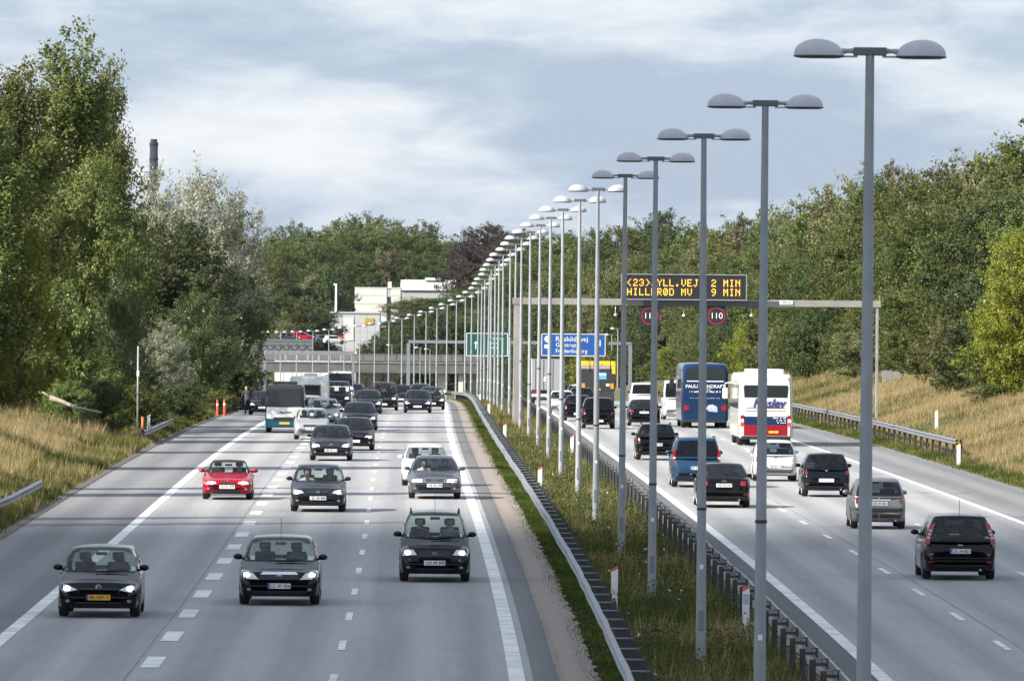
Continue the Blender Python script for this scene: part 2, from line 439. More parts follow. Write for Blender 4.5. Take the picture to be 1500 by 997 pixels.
dashes(9.75, .145, 170.0 - 14.8, 14.8, 4.4, 720, road_right)

# ------------------------------------------------------------------ clouds above (one of them shades the near stretch of road)
CLOUD = mat("cloud_white", (.86, .87, .9), 1.0)
def cloud(target, rx, ry, alt, seed):
    t = (alt - target[2]) / sun_dir.z
    c = Vector(target) + sun_dir * t
    r2 = random.Random(seed); mb = MB()
    mb.ball((0, 0, 0), (rx, ry, 40), 40, 10)
    for k in range(26):
        a = r2.uniform(0, 6.28); q = r2.uniform(.2, .93)
        s = r2.uniform(.12, .26) * min(rx, ry)
        mb.ball((rx * q * math.cos(a), ry * q * math.sin(a), r2.uniform(-10, 50)), (s * 1.2, s, s * .55), 14, 8)
    o = mb.build("cloud", CLOUD, smooth=True, loc=c)
    o["kind"] = "structure"
    return o
cloud((-10, -55, 0), 420, 318, 1900, 3)

# ------------------------------------------------------------------ lamp posts in the central reserve
ORD = "first second third fourth fifth sixth seventh eighth ninth tenth eleventh twelfth thirteenth fourteenth fifteenth sixteenth seventeenth eighteenth nineteenth twentieth".split()
TENS = {2: "twenty", 3: "thirty"}
def ordinal(n):
    if n <= 20: return ORD[n - 1]
    if n == 30: return "thirtieth"
    return TENS[n // 10] + "-" + ORD[n % 10 - 1]
LS, LD1, LH = 32.4, 102.708, 10.25
def lamp_meshes():
    mb = MB(); mb.tube([(0, 0, -.35), (0, 0, .02), (0, 0, 1.2), (0, 0, LH - .1), (0, 0, LH - .04)], [.105, .105, .098, .053, .051], 18); pole = mb.mesh("pole", POLE, True)
    mb = MB(); mb.lathe([(.086, 0), (.097, .004), (.097, .05), (.086, .054)], 18); mb.box(-.03, .03, -.112, -.09, .012, .042); band = mb.mesh("band", DARKMET)
    mb = MB(); mb.box(-.20, .20, -.055, .055, LH - .06, LH + .04, bev=.012); bar = mb.mesh("crossbar", mat("crossbar_paint", (.13, .14, .16), .5, .3))
    mb = MB(); mb.tube([(.20, 0, LH - .005), (.27, 0, LH - .005), (.33, 0, LH - .012)], [.034, .028, .04], 10); mb.box(.15, .52, -.035, .035, LH - .085, LH - .062); arm = mb.mesh("arm", POLE, False)
    # asymmetric dome: blunt at the outer tip, sloping into the arm
    mb = MB(); vs = []; fs = []; nu, nv = 28, 9; L0, L1 = .31, .915
    for j in range(nv + 1):
        t = j / nv * math.pi / 2
        for i in range(nu):
            a = 2 * math.pi * i / nu
            x = math.cos(a) * math.cos(t); y = math.sin(a) * math.cos(t); z = math.sin(t)
            cx = (L0 + L1) / 2; xx = cx + x * (L1 - L0) / 2
            hz = .20 * (z ** .95) 
            vs.append((xx + .02 * z, y * .24 * (1 - .12 * x), LH - .062 + hz))
    for j in range(nv):
        for i in range(nu): fs.append((j * nu + i, j * nu + (i + 1) % nu, (j + 1) * nu + (i + 1) % nu, (j + 1) * nu + i))
    mb.add(vs, fs); dome = mb.mesh("lamp_dome", DOME, True)
    mb = MB(); ring = [(v[0], v[1]) for v in vs[:nu]]
    vv = [(x, y, LH - .062) for x, y in ring] + [((x - .61) * 1.02 + .61, y * 1.02, LH - .066) for x, y in ring] + [((x - .61) * 1.02 + .61, y * 1.02, LH - .080) for x, y in ring] + [((x - .61) * .8 + .61, y * .8, LH - .095) for x, y in ring]
    ff = []
    for j in range(3):
        for i in range(nu): ff.append((j * nu + i, j * nu + (i + 1) % nu, (j + 1) * nu + (i + 1) % nu, (j + 1) * nu + i))
    ff.append(tuple(range(3 * nu, 4 * nu)))
    mb.add(vv, ff); under = mb.mesh("lamp_lens", DARKMET)
    mb = MB(); mb.box(-.055, .055, -.112, -.085, .55, .95, bev=.01); door = mb.mesh("access_door", mat("pole_door", (.20, .215, .23), .5, .3))
    mb = MB(); mb.box(-.035, .035, -.100, -.085, 1.75, 1.84); tagm = mb.mesh("number_label", WHITEP)
    return pole, band, bar, arm, dome, under, door, tagm
LM = lamp_meshes()
def lamp_post(d, label, group, off=0.0, twin=True):
    p = P(off, d, 0)
    t = thing("lamp_post", label, "lamp post", p, (R(random.gauss(0, .12)), R(random.gauss(0, .14)), heading(d)), group)
    link("pole", LM[0], t); link("access_door", LM[6], t); link("number_label", LM[7], t)
    if twin:
        b = link("band", LM[1], t); b.location = (0, 0, random.choice([2.6, 2.9, 3.6, 4.9]))
    link("crossbar", LM[2], t)
    for s in ((1, -1) if twin else (-1,)):
        a = link("arm", LM[3], t); dm = link("lamp_dome", LM[4], t); u = link("lamp_lens", LM[5], dm)
        if s < 0:
            a.rotation_euler = (0, 0, math.pi); dm.rotation_euler = (0, 0, math.pi)
    return t
LRES = [.13, -.08, -.06, -.18, -.11, -.08, .05, .06, .12, .16, .16, .09, .07, .07, -.11, -.18, -.18, -.23, -.15, -.12, 0, .2, .15, .24, .13, .06]   # small deviations of the posts from a smooth line
for i in range(39):
    n = i + 1
    lab = "nearest grey twin-dome lamp post in the central reserve" if n == 1 else (
          "farthest twin-dome lamp post at the end of the long row" if n == 39 else
          "%s twin-dome lamp post of the central row, counted from the nearest" % ordinal(n))
    lamp_post(LD1 + LS * i, lab, "twin-dome lamp posts in the central reserve", off=LRES[i] if i < len(LRES) else 0.0)
for k, (x, y, d) in enumerate([(905, 481, 1010), (896, 490, 1080), (615, 509, 1340), (630, 511, 1330), (574, 505, 1400)]):
    p = at_depth(x, y, d); off = p.x - float(XC(d))
    t = lamp_post(d, ["single-arm lamp post right of the blue sign, taller of two", "single-arm lamp post right of the blue sign, lower of two",
                  "single-arm lamp by the far bridge left of its twin", "single-arm lamp by the far bridge right of its twin", "lone single-arm lamp above the far bridge deck"][k], "single-arm lamps by the slip road", off, False)
    t.location.z = p.z - LH

# ------------------------------------------------------------------ guardrails
def wbeam(name, off, side, d0, d1, dz, parent, step=4.0, bend=None):
    prof = [(0, .0), (.03, .012), (.08, .05), (.085, .085), (.03, .125), (.0, .155), (.03, .185), (.085, .225), (.08, .26), (.03, .298), (0, .31), (-.012, .31), (-.012, 0)]
    n_ = int((d1 - d0) / step) + 2; q = np.linspace(d0, d1, n_); m_ = len(prof); vs = []; fs = []
    r2 = random.Random(int(d0) + int(off * 10))
    for i, d in enumerate(q):
        jx, jz = r2.gauss(0, .010), r2.gauss(0, .007)
        ex = bend(d) if bend else (0, 0)
        c = P(off + jx + ex[0], float(d), dz + jz + ex[1])
        for (px_, pz_) in prof: vs.append((c.x + side * px_, c.y, c.z + .04 + pz_ * .84))
    for i in range(n_ - 1):
        for k in range(m_): fs.append((i * m_ + k, i * m_ + (k + 1) % m_, (i + 1) * m_ + (k + 1) % m_, (i + 1) * m_ + k))
    mb = MB(); mb.add(vs, fs); return mb.build(name, GALV, parent)
_mb = MB(); _mb.box(-.055, .055, -.028, .028, -.3, .72); _mb.box(-.055, -.045, -.05, .05, -.3, .72); _mb.box(.045, .055, -.05, .05, -.3, .72); POSTM = _mb.mesh("post", POSTD)
_mb = MB(); _mb.box(-.20, .20, -.03, .03, .675, .70, bev=.004); SPACER = _mb.mesh("spacer", GALV)
_mb = MB(); _mb.box(-.16, .16, -.03, .03, .60, .66); _mb.box(.10, .16, -.05, .05, .56, .73); _mb.tube([(.02, 0, .66), (.02, 0, .73), (.14, 0, .73)], .012, 6); BRACK = _mb.mesh("bracket", POSTD)
def guardrail(label, off, side, d0, d1, dz=.42, pitch_=4.4, spacer=None, post_off=.32, group=None, bend=None, beams=((0, 0),)):
    t = thing("guardrail", label, "guardrail", (0, 0, 0), group=group)
    for (ox, oz) in beams: wbeam("beam", off + ox, side, d0, d1, dz + oz, t, bend=bend)
    d = d0 + .6
    while d < d1:
        ex = bend(d) if bend else (0, 0)
        o = link("post", POSTM, t, P(off - side * post_off + ex[0], d, ex[1] + dz - .42)); o.rotation_euler = (0, 0, heading(d))
        if spacer is not None:
            s = link("spacer", spacer, t, P(off - side * (post_off * .5) + ex[0], d, ex[1] + dz - .42)); s.rotation_euler = (0, 0, heading(d) + (0 if side > 0 else math.pi))
        d += pitch_
    return t
guardrail("steel guardrail beside the oncoming carriageway, in the central reserve", -1.92, -1, 120, 800, spacer=SPACER, post_off=.36)
guardrail("steel guardrail seen from behind beside the outbound carriageway, in the central reserve", 1.72, 1, 120, 800, spacer=BRACK, post_off=.28)
guardrail("steel guardrail along the dry grass bank, ending at a white post", 17.35, -1, 362, 560, dz=.62, post_off=.2, bend=lambda d: (.12 * max(0, (380 - d) / 20), .10))
guardrail("short guardrail end poking out of tall grass at the left edge", -18.2, 1, 246, 286, dz=.30, post_off=.2, bend=lambda d: (-.25 * max(0, (268 - d) / 20) , 0))
guardrail("short guardrail piece in the shaded verge beside the tall post", -18.0, 1, 392, 437, dz=.34, post_off=.2)

# ------------------------------------------------------------------ marker posts
REDR = mat("red_reflector", (.70, .10, .06), .35); MPW = mat("marker_white", (.80, .81, .82), .5); YELR = mat("yellow_reflector", (.75, .55, .06), .4)
GREYR = mat("grey_print", (.42, .46, .52), .5)
def marker_post(off, d, label, cap, h=.95, dz=0.0, panel=False, w=.075):
    t = thing("marker_post", label, "marker post", P(off, d, dz), (0, 0, heading(d)), "roadside marker posts")
    mb = MB(); mb.add([(-w, -.03, -.25), (w, -.03, -.25), (w, .03, -.25), (-w, .03, -.25), (-w, -.03, h - .10), (w, -.03, h - .02), (w, .03, h - .02), (-w, .03, h - .10)], [(3, 2, 1, 0), (4, 5, 6, 7), (0, 1, 5, 4), (1, 2, 6, 5), (2, 3, 7, 6), (3, 0, 4, 7)]); mb.build("post", MPW, t)
    mb = MB(); mb.add([(-w - .004, -.034, h - .15), (w + .004, -.034, h - .07), (w + .004, .034, h - .07), (-w - .004, .034, h - .15), (-w - .004, -.034, h - .09), (w + .004, -.034, h - .01), (w + .004, .034, h - .01), (-w - .004, .034, h - .09)], [(3, 2, 1, 0), (4, 5, 6, 7), (0, 1, 5, 4), (1, 2, 6, 5), (2, 3, 7, 6), (3, 0, 4, 7)]); mb.build("reflector", cap, t)
    if panel:
        mb = MB(); mb.box(-w * .8, w * .8, -.036, -.031, h - .42, h - .2); mb.build("panel", GREYR, t)
for i, (x, y, side) in enumerate([(900, 893, 'L'), (795, 722, 'L'), (746, 648, 'L'), (718, 612, 'L'), (698, 594, 'L'), (1093, 925, 'R'), (920, 737, 'R'), (845, 668, 'R')]):
    d, off = ground_at(x, y)
    off = -1.25 if side == 'L' else 1.28
    lab = ["white marker post with red cap behind the near rungs of the guardrail", "second white marker post along the left guardrail of the reserve", "third white marker post along the left guardrail of the reserve",
           "fourth white marker post along the left guardrail of the reserve", "farthest white marker post along the left guardrail of the reserve", "white marker post with red cap between two near lamp poles, right guardrail",
           "second white marker post along the right guardrail of the reserve", "farthest white marker post along the right guardrail of the reserve"][i]
    marker_post(off, d, lab, REDR, h=1.0 if i in (0, 5) else .95, panel=(i == 5))
marker_post(17.0, 354, "white marker post with yellow patch at the end of the right guardrail", YELR, h=.98)
marker_post(20.0, 418, "small white marker post on the grass bank behind the right guardrail", YELR, h=1.2, dz=.45)
marker_post(-18.4, 412, "small white marker post in shade behind the short guardrail piece", MPW, h=1.15)
marker_post(-18.6, 478, "lone white marker post in dark grass before the orange posts", MPW, h=1.0)
marker_post(-19.3, 240, "white and pink marker post end at the left frame edge", REDR, h=1.55, w=.16)

# ------------------------------------------------------------------ tall thin post and orange delineators on the left verge
p = P(-19.2, 420, .3)
t = thing("road_post", "tall thin grey post with an orange foot on the shaded left verge", "post", p)
mb = MB(); mb.tube([(0, 0, -.4), (0, 0, 4.1)], .045, 10); mb.build("pole", POLE, t, True)
mb = MB(); mb.tube([(.25, 0, -.3), (.25, 0, .62)], .07, 10); mb.build("orange_marker", mat("faded_orange", (.55, .14, .05), .6), t, True)
mb = MB(); mb.box(-.06, .06, -.06, -.046, 2.6, 2.9); mb.build("tag_plate", WHITEP, t)
ORNG = mat("orange_darkened_for_shade", (.55, .045, .02), .55)  # orange toned down: the shade on the verge is put into the colour
for k, off in enumerate((-17.55, -17.2)):
    p = P(off, 512 + k * 3, .0)
    t = thing("delineator", ["orange plastic delineator nearer the bushes, by the stopped car", "orange plastic delineator nearer the road, by the stopped car"][k], "delineator", p, group="orange delineators")
    mb = MB(); mb.lathe([(.16, 0), (.16, .04), (.07, .07), (.07, .95), (.05, 1.0)], 12); mb.build("tube", ORNG, t, True)
    mb = MB(); mb.lathe([(.075, .62), (.078, .63), (.078, .74), (.075, .75)], 12); mb.build("band", MPW, t)

# ------------------------------------------------------------------ overhead gantry with the message board
STEELG = mat("gantry_steel_grey", (.34, .33, .31), .55, .3, var=(1.2, .8, (.24, .225, .21)), bump=(6, .1, .01))
STEELD = mat("gantry_steel_dark", (.10, .11, .12), .5, .4)
gd = 470.0; gk = F / gd
def PXW(x, y, d): return at_depth(x, y, d)
b0 = PXW(757, 442, gd); b1 = PXW(1287, 445, gd); zb = (b0.z + b1.z) / 2
gx0, gx1 = b0.x, b1.x
gt = thing("overhead_gantry", "grey steel portal gantry carrying the lit message board over the outbound lanes", "gantry", (0, gd, 0))
zg = float(ZC(gd))
mb = MB(); mb.box(gx0 - .25, gx1 + .1, -.2, .2, zb - .17, zb + .19, bev=.02); mb.build("beam", STEELG, gt)
mb = MB(); mb.box(gx0 - .18, gx0 + .18, -.17, .17, zg - .4, zb - .17, bev=.03); mb.box(gx0 - .35, gx0 + .35, -.35, .35, zg - .4, zg + .05); mb.build("post", STEELG, gt)
mb = MB(); mb.box(gx1 - .16, gx1 + .0, -.15, .15, zg - .2, zb - .17, bev=.03); mb.build("post", STEELG, gt)
mb = MB(); mb.tube([(gx1 + .05, 0, zb - .5), (gx1 + .05, 0, zb + .5), (gx1 + .12, 0, zb + .58)], .03, 8); mb.build("end_bracket", GALV, gt)
sx = PXW(942, 442, gd).x; sx2 = PXW(1140, 442, gd).x
mb = MB(); mb.box(sx, sx2, -.235, .21, zb - .21, zb + .12); mb.build("dark_beam_cover", STEELD, gt)
a = PXW(1151, 443, gd)
mb = MB(); mb.box(a.x - .37, a.x + .37, -.255, -.238, a.z - .11, a.z + .11); pl = mb.build("label_plate", WHITEP, gt)
text("PN 6", .2, PLATEK, pl, (a.x, -.262, a.z))
for (x, y) in ((901, 461), (1001, 462), (1100, 462)):
    a = PXW(x, y, gd); c = gt
    cm = MB(); cm.tube([(a.x + .0, -.1, zb - .16), (a.x, -.15, a.z + .1)], .018, 6); cm.ball((a.x, -.18, a.z), (.09, .14, .08), 10, 6)
    cm.build("traffic_camera", WHITEP, c, True)
# message board
c = PXW(1001.5, 420.5, gd - .6); bw, bh = 184 / gk, 38 / gk
vt = thing("message_board", "black electronic message board with two lines of amber text", "message board", (c.x, gd - .55, c.z))
BOARD = mat("led_panel_black", (.010, .011, .014), .6, bump=(40, .15, .002))
mb = MB(); mb.box(-bw / 2 + .05, bw / 2 - .05, -.05, .33, -bh / 2 + .05, bh / 2 - .05); mb.build("panel", BOARD, vt)
mb = MB()
for (x0, x1, z0, z1) in ((-bw / 2, bw / 2, bh / 2 - .05, bh / 2), (-bw / 2, bw / 2, -bh / 2, -bh / 2 + .05), (-bw / 2, -bw / 2 + .05, -bh / 2 + .05, bh / 2 - .05), (bw / 2 - .05, bw / 2, -bh / 2 + .05, bh / 2 - .05)):
    mb.box(x0, x1, -.09, .34, z0, z1)
mb.build("frame", mat("anodised_grey", (.42, .43, .44), .4, .6), vt)
F57 = {'<': "00010 00100 01000 10000 01000 00100 00010", '>': "01000 00100 00010 00001 00010 00100 01000", '2': "01110 10001 00001 00110 01000 10000 11111", '3': "01110 10001 00001 00110 00001 10001 01110",
       '9': "01110 10001 10001 01111 00001 00010 01100", 'J': "00111 00010 00010 00010 00010 10010 01100", 'Y': "10001 10001 01010 00100 00100 00100 00100", 'L': "10000 10000 10000 10000 10000 10000 11111", '.': "00000 00000 00000 00000 00000 01100 01100",
       'V': "10001 10001 10001 10001 10001 01010 00100", 'E': "11111 10000 10000 11110 10000 10000 11111", 'H': "10001 10001 10001 11111 10001 10001 10001", 'I': "01110 00100 00100 00100 00100 00100 01110",
       'R': "11110 10001 10001 11110 10100 10010 10001", 'O': "01110 10011 10101 10101 10101 11001 01110", 'D': "11110 10001 10001 10001 10001 10001 11110", 'M': "10001 11011 10101 10101 10001 10001 10001", 'N': "10001 11001 10101 10011 10001 10001 10001"}
LED = mat("amber_led", (.5, .25, .02), .4, emit=((1.0, .47, .07), 1.05))
pit = 8.8 / gk; dot = pit / 6.6
for s, zz in (("<23>JYLL.VEJ  2 MIN", .235), ("HILLEROD MV   9 MIN", -.27)):
    mb = MB()
    for i, ch in enumerate(s):
        if ch == ' ': continue
        for r_, row in enumerate(F57[ch].split()):
            for q, bit in enumerate(row):
                if bit == '1':
                    x = -9.5 * pit + i * pit + .012 + (q + .6) * dot; z = zz + (3 - r_) * dot * 1.12
                    mb.box(x - dot * .44, x + dot * .44, -.058, -.048, z - dot * .5, z + dot * .5)
    mb.build("text_line", LED, vt)
# two lane speed signals
REDE = mat("red_led", (.22, .008, .015), .4, emit=((1.0, .03, .08), .20)); WHE = mat("white_led", (.7, .7, .7), .4, emit=((1, .97, .92), .42))
for k, x in enumerate((951.5, 1049)):
    c = PXW(x, 462.8, gd - .3); h = 13.8 / gk
    t = thing("speed_signal", ["lit 110 speed signal hanging under the left part of the message board", "lit 110 speed signal hanging under the right part of the message board"][k], "speed signal", (c.x, gd - .3, c.z), group="lane speed signals")
    mb = MB(); mb.box(-h, h, -.02, .22, -h, h); mb.build("box", BOARD, t)
    mb = MB(); mb.box(-.05, .05, .08, .2, h, h + .5); mb.build("hanger", STEELD, t)
    mb = MB()
    for (x0, x1, z0, z1) in ((-h - .02, h + .02, h, h + .02), (-h - .02, h + .02, -h - .02, -h), (-h - .02, -h, -h, h), (h, h + .02, -h, h)): mb.box(x0, x1, -.03, .2, z0, z1)
    mb.build("rim", DARKMET, t)
    n_ = 40; vs = []; fs = []
    for i in range(n_):
        a = 2 * math.pi * i / n_
        for rr, yy in ((h * .90, -.034), (h * .82, -.034), (h * .90, -.022), (h * .82, -.022)): vs.append((rr * math.cos(a), yy, rr * math.sin(a)))
    for i in range(n_):
        a_, b_ = i * 4, ((i + 1) % n_) * 4
        fs += [(a_, b_, b_ + 1, a_ + 1), (a_ + 1, b_ + 1, b_ + 3, a_ + 3), (a_ + 2, b_ + 2, b_, a_)]
    mb = MB(); mb.add(vs, fs); mb.build("ring", REDE, t)
    text("110", .47, WHE, t, (0, -.034, 0), bold=-.007)

# ------------------------------------------------------------------ distant sign gantry with the green and the blue board
g2 = 930.0; k2 = F / g2
t2 = thing("sign_gantry", "thin grey sign gantry holding the green and blue boards in the distance", "gantry", (0, g2, 0))
GREYBL = mat("gantry_blue_grey", (.20, .22, .26), .6, .3)
a = PXW(598, 500, g2); b = PXW(923, 503, g2); zz = (a.z + b.z) / 2; zg = float(ZC(g2))
mb = MB(); mb.box(a.x, b.x, -.2, .2, zz - .16, zz + .16); mb.build("beam", GREYBL, t2)
for x in (a.x, b.x):
    mb = MB(); mb.box(x - .19, x + .19, -.16, .16, zg - .3, zz - .16 if x < 0 else zz + .1, bev=.02); mb.build("post", GREYBL, t2)
for (x0, y0, x1, y1, nm, lab, col) in ((683, 488, 743, 521, "green_sign", "green direction board half hidden behind the lamp row", (.0, .075, .055)), (793, 489, 886, 521, "blue_sign", "blue direction board with three white place names", (.010, .075, .30))):
    c = PXW((x0 + x1) / 2, (y0 + y1) / 2, g2); w, h = (x1 - x0) / k2 / 2, (y1 - y0) / k2 / 2
    t = thing(nm, lab, "road sign", (c.x, g2 - .35, c.z))
    mb = MB(); mb.box(-w, w, -.04, .1, -h, h); mb.build("board", mat(nm + "_sheet", col, .45), t)
    mb = MB()
    for (xa, xb, za, zb_) in ((-w, w, h - .04, h + .03), (-w, w, -h - .03, -h + .04), (-w - .03, -w + .04, -h, h), (w - .04, w + .03, -h, h)): mb.box(xa, xb, -.055, .05, za, zb_)
    mb.build("border", PLATEW, t)
    if nm == "blue_sign":
        for s, dz_, fs_ in (("Roskildevej", .62, .78), ("Glostrup", -.02, .62), ("Frederiksberg", -.68, .62)):
            me = text_mesh(s, fs_, PLATEW); xs = [v.co.x for v in me.vertices]; text(s, fs_, PLATEW, t, (-w + 1.55 - min(xs), -.06, dz_))
        mb = MB(); mb.lathe([(.36, -.06), (.36, -.045)], 20, 'Y', c=(-w + .65, 0, .62)); ic = mb.build("exit_disc", PLATEW, t); text("2", .5, PLATEK, ic, (-w + .65, -.068, .62))
        mb = MB(); mb.box(-w + .3, -w + 1.05, -.06, -.045, -.4, .02); ic = mb.build("exit_box", PLATEW, t); text("13", .36, PLATEK, ic, (-w + .67, -.068, -.19))
        mb = MB(); mb.box(w - .62, w - .5, -.06, -.045, -.1, .55); mb.box(w - .95, w - .62, -.06, -.045, -.1, .0); mb.build("arrow", PLATEW, t)
        for q in (-.8, -.35, .1, .55, .95):
            mb = MB(); mb.tube([(q * w, .12, -h), (q * w, .12, -h - 2.2)], .035, 6); mb.build("support", GALV, t)
    else:
        mb = MB(); mb.box(-w + .95, -w + 1.05, -.06, -.045, -.5, .1); mb.add([(-w + .8, -.055, .1), (-w + 1.2, -.055, .1), (-w + 1.0, -.055, .38)], [(0, 1, 2)]); mb.build("arrow", PLATEW, t)
        for q in range(3):
            mb = MB(); mb.box(.2, 1.5 - .2 * q, -.06, -.045, .55 - q * .5, .75 - q * .5); mb.build("print", mat("faint_green_print", (.18, .34, .3), .5), t)
# gantry over the oncoming side, seen from behind
g3 = 1100.0; k3 = F / g3
t3 = thing("sign_gantry", "pale grey gantry before the far bridge, its board seen from behind", "gantry", (0, g3, 0))
a = PXW(388, 516.5, g3); b = PXW(519, 517.5, g3); zz = (a.z + b.z) / 2; zg = float(ZC(g3))
mb = MB(); mb.box(a.x, b.x, -.25, .25, zz - .25, zz + .3, bev=.03); mb.build("beam", GALV, t3)
mb = MB(); mb.box(b.x - .3, b.x + .05, -.2, .2, zg - .3, zz - .25, bev=.03); mb.build("post", GALV, t3)
mb = MB(); mb.box(a.x - .2, a.x + .15, -.2, .2, zg - .3, zz - .25, bev=.03); mb.build("post", GALV, t3)
c = PXW(421, 505, g3)
mb = MB(); mb.box(-3.2, 3.2, .1, .3, -.75, .75, bev=.02)
bk = mb.build("board_back", mat("board_back_alu", (.19, .21, .225), .55, .3), t3, loc=(c.x, 0, c.z))
for q in range(12):
    mb = MB(); x0 = -3.1 + q * .52; mb.tube([(x0, -.1, -.55 if q % 2 else .1), (x0 + .52, -.1, .1 if q % 2 else -.55)], .05, 6); mb.build("brace", POSTD, bk)
for z0 in (-.6, .15, .68):
    mb = MB(); mb.tube([(-3.2, -.1, z0), (3.2, -.1, z0)], .05, 6); mb.build("rail", POSTD, bk)
# red and white hazard board in the reserve
d, off = 560.0, .9
t = thing("hazard_board", "small red and white striped hazard board behind the lamp poles", "road sign", P(off, d, .3))
mb = MB(); mb.tube([(0, .05, -.5), (0, .05, 1.0)], .03, 6); mb.build("pole", GALV, t)
mb = MB(); mb.box(-.28, .28, -.02, .02, .7, 2.0); mb.build("board", PLATEW, t)
for q in range(4):
    z0 = .72 + q * .33; mb = MB(); mb.add([(-.28, -.026, z0), (.28, -.026, z0 + .2), (.28, -.026, z0 + .36), (-.28, -.026, z0 + .16)], [(0, 1, 2, 3)]); mb.build("stripe", REDR, t)

# ------------------------------------------------------------------ bridge across the motorway
bd = 1390.0; kb = F / bd
tb = thing("bridge", "low grey concrete road bridge crossing the motorway in the distance", "bridge", (0, bd, 0))
xl = PXW(300, 530, bd).x; xr = PXW(770, 530, bd).x
zt = PXW(530, 518, bd).z; zm = PXW(530, 531.5, bd).z; zl = PXW(530, 546, bd).z; zg = float(ZC(bd))
mb = MB(); mb.box(xl, xr, 0, 11, zl, zm, bev=.06); mb.build("deck", mat("weathered_deck_concrete", (.12, .118, .116), .9, var=(.5, .8, (.075, .074, .073))), tb)
mb = MB(); mb.box(xl, xr, -.15, .25, zm - .02, zm + .16); mb.build("kerb_beam", CONC, tb)
RAILG = mat("bridge_rail_grey", (.17, .175, .18), .6, .3)
mb = MB(); mb.box(xl, xr, -.05, .05, zt - .09, zt); mb.box(xl, xr, -.03, .03, zm + .45, zm + .52); mb.build("top_rail", RAILG, tb)
mb = MB(); mb.box(-.06, .06, -.05, .05, 0, zt - zm - .1); pm = mb.mesh("rail_post", RAILG)
mb = MB(); mb.box(-.78, .78, -.012, .012, .2, zt - zm - .12); pp = mb.mesh("infill_panel", mat("rail_infill_mesh", (.13, .132, .135), .7, .2, var=(8, .8, (.19, .19, .185))))
x = xl + .5
while x < xr:
    link("rail_post", pm, tb, (x, 0, zm + .1)); link("infill_panel", pp, tb, (x + .9, .02, zm + .1)); x += 1.8
for (x0, x1, m_, y0, y1) in ((378, 388, CONC, 2, 3.2), (520, 533, CONC, 1.5, 2.8), (537, 556, CONCW, 5, 6), (562, 577, CONC, 2, 3.2), (640, 654, CONCW, 2, 3.2), (671, 678, CONCW, 1.0, 2.2), (684, 704, CONCW, 4, 8)):
    q0, q1 = PXW(x0, 560, bd).x, PXW(x1, 560, bd).x
    mb = MB(); mb.box(q0, q1, y0, y1, zg - .8, zl, bev=.05); mb.build("pier", m_, tb)
mb = MB(); mb.box(xr - 7, xr, 1, 10.5, zg - .8, zl); mb.build("abutment", CONC, tb)
# pale retaining wall behind the bridge and the parking deck above it
tw = thing("retaining_wall", "long pale wall behind the left half of the far bridge", "wall", (0, 1440, 0))
a = PXW(402, 514, 1440); b = PXW(522, 590, 1440)
n_ = 9
for q in range(n_):
    x0 = a.x + (b.x - a.x) * q / n_; x1 = a.x + (b.x - a.x) * (q + 1) / n_ - .06
    mb = MB(); mb.box(x0, x1, 0, .5, b.z - 1.5, a.z, bev=.02); mb.build("panel", CONCW, tw)

# ------------------------------------------------------------------ distant buildings and chimney
CLADW = mat("white_cladding", (.60, .60, .575), .6, var=(.3, .6, (.48, .48, .455))); CLADG = mat("grey_cladding", (.40, .41, .42), .6, var=(.4, .6, (.33, .34, .35))); WIN = mat("dark_window", (.03, .035, .04), .15)
bd1 = 1660.0; kk = F / bd1
c0 = PXW(519, 488, bd1); c1 = PXW(586, 421, bd1)
t = thing("white_building", "white clad box building among trees above the far bridge", "building", (c0.x, bd1, c0.z - 4))
W_, H_ = c1.x - c0.x, c1.z - c0.z + 4
mb = MB(); mb.box(0, W_, .1, 14, 0, H_ - .2); mb.build("wall", CLADG, t)
np_ = 8
for q in range(np_):
    z0 = q * H_ / np_
    mb = MB(); mb.box(-.05, W_ * .70, 0, .14, z0 + .04, z0 + H_ / np_ - .03, bev=.015); mb.build("cladding_panel", CLADW, t)
    mb = MB(); mb.box(W_ * .80, W_ + .05, 0, .14, z0 + .04, z0 + H_ / np_ - .03, bev=.015); mb.build("cladding_panel", CLADW, t)
mb = MB(); mb.box(W_ * .715, W_ * .785, .02, .12, 2.6, H_ * .86); mb.build("stair_window", WIN, t)
for (x, z, w, h) in ((W_ * .12, 4.1, 1.0, .8), (W_ * .6, H_ * .66, .35, .5), (W_ * .9, H_ * .45, .5, .5)):
    mb = MB(); mb.box(x, x + w, -.02, .1, z, z + h); wn_ = mb.build("window", WIN, t)
    mb = MB(); mb.box(x - .06, x + w + .06, -.05, -.02, z - .08, z - .01); mb.build("sill", CLADG, wn_)
mb = MB(); mb.box(-.1, W_ + .1, -.06, 14, H_ - .2, H_); rf = mb.build("roof", CLADW, t)
mb = MB(); mb.box(W_ * .72, W_ * .80, 2, 3, H_, H_ + 1.1); mb.build("chimney", CLADW, rf)
bd2 = 1715.0; a = PXW(588, 430, bd2); b = PXW(668, 408, bd2)
t = thing("flat_roofed_building", "pale building with a sloping metal roof glimpsed behind treetops", "building", (a.x, bd2, a.z - 8))
w = b.x - a.x; h = b.z - a.z + 8
mb = MB(); mb.box(0, w, 0, 12, 0, h - 2.2); mb.build("wall", CLADG, t)
mb = MB(); mb.add([(-.3, -.4, h - 2.4), (w + .3, -.4, h - 2.4), (w + .3, 7, h - .3), (-.3, 7, h - .3), (-.3, 12.4, h - 2.4), (w + .3, 12.4, h - 2.4)], [(0, 1, 2, 3), (3, 2, 5, 4), (0, 3, 4), (1, 5, 2), (0, 4, 5, 1)]); rf = mb.build("roof", CLADW, t)
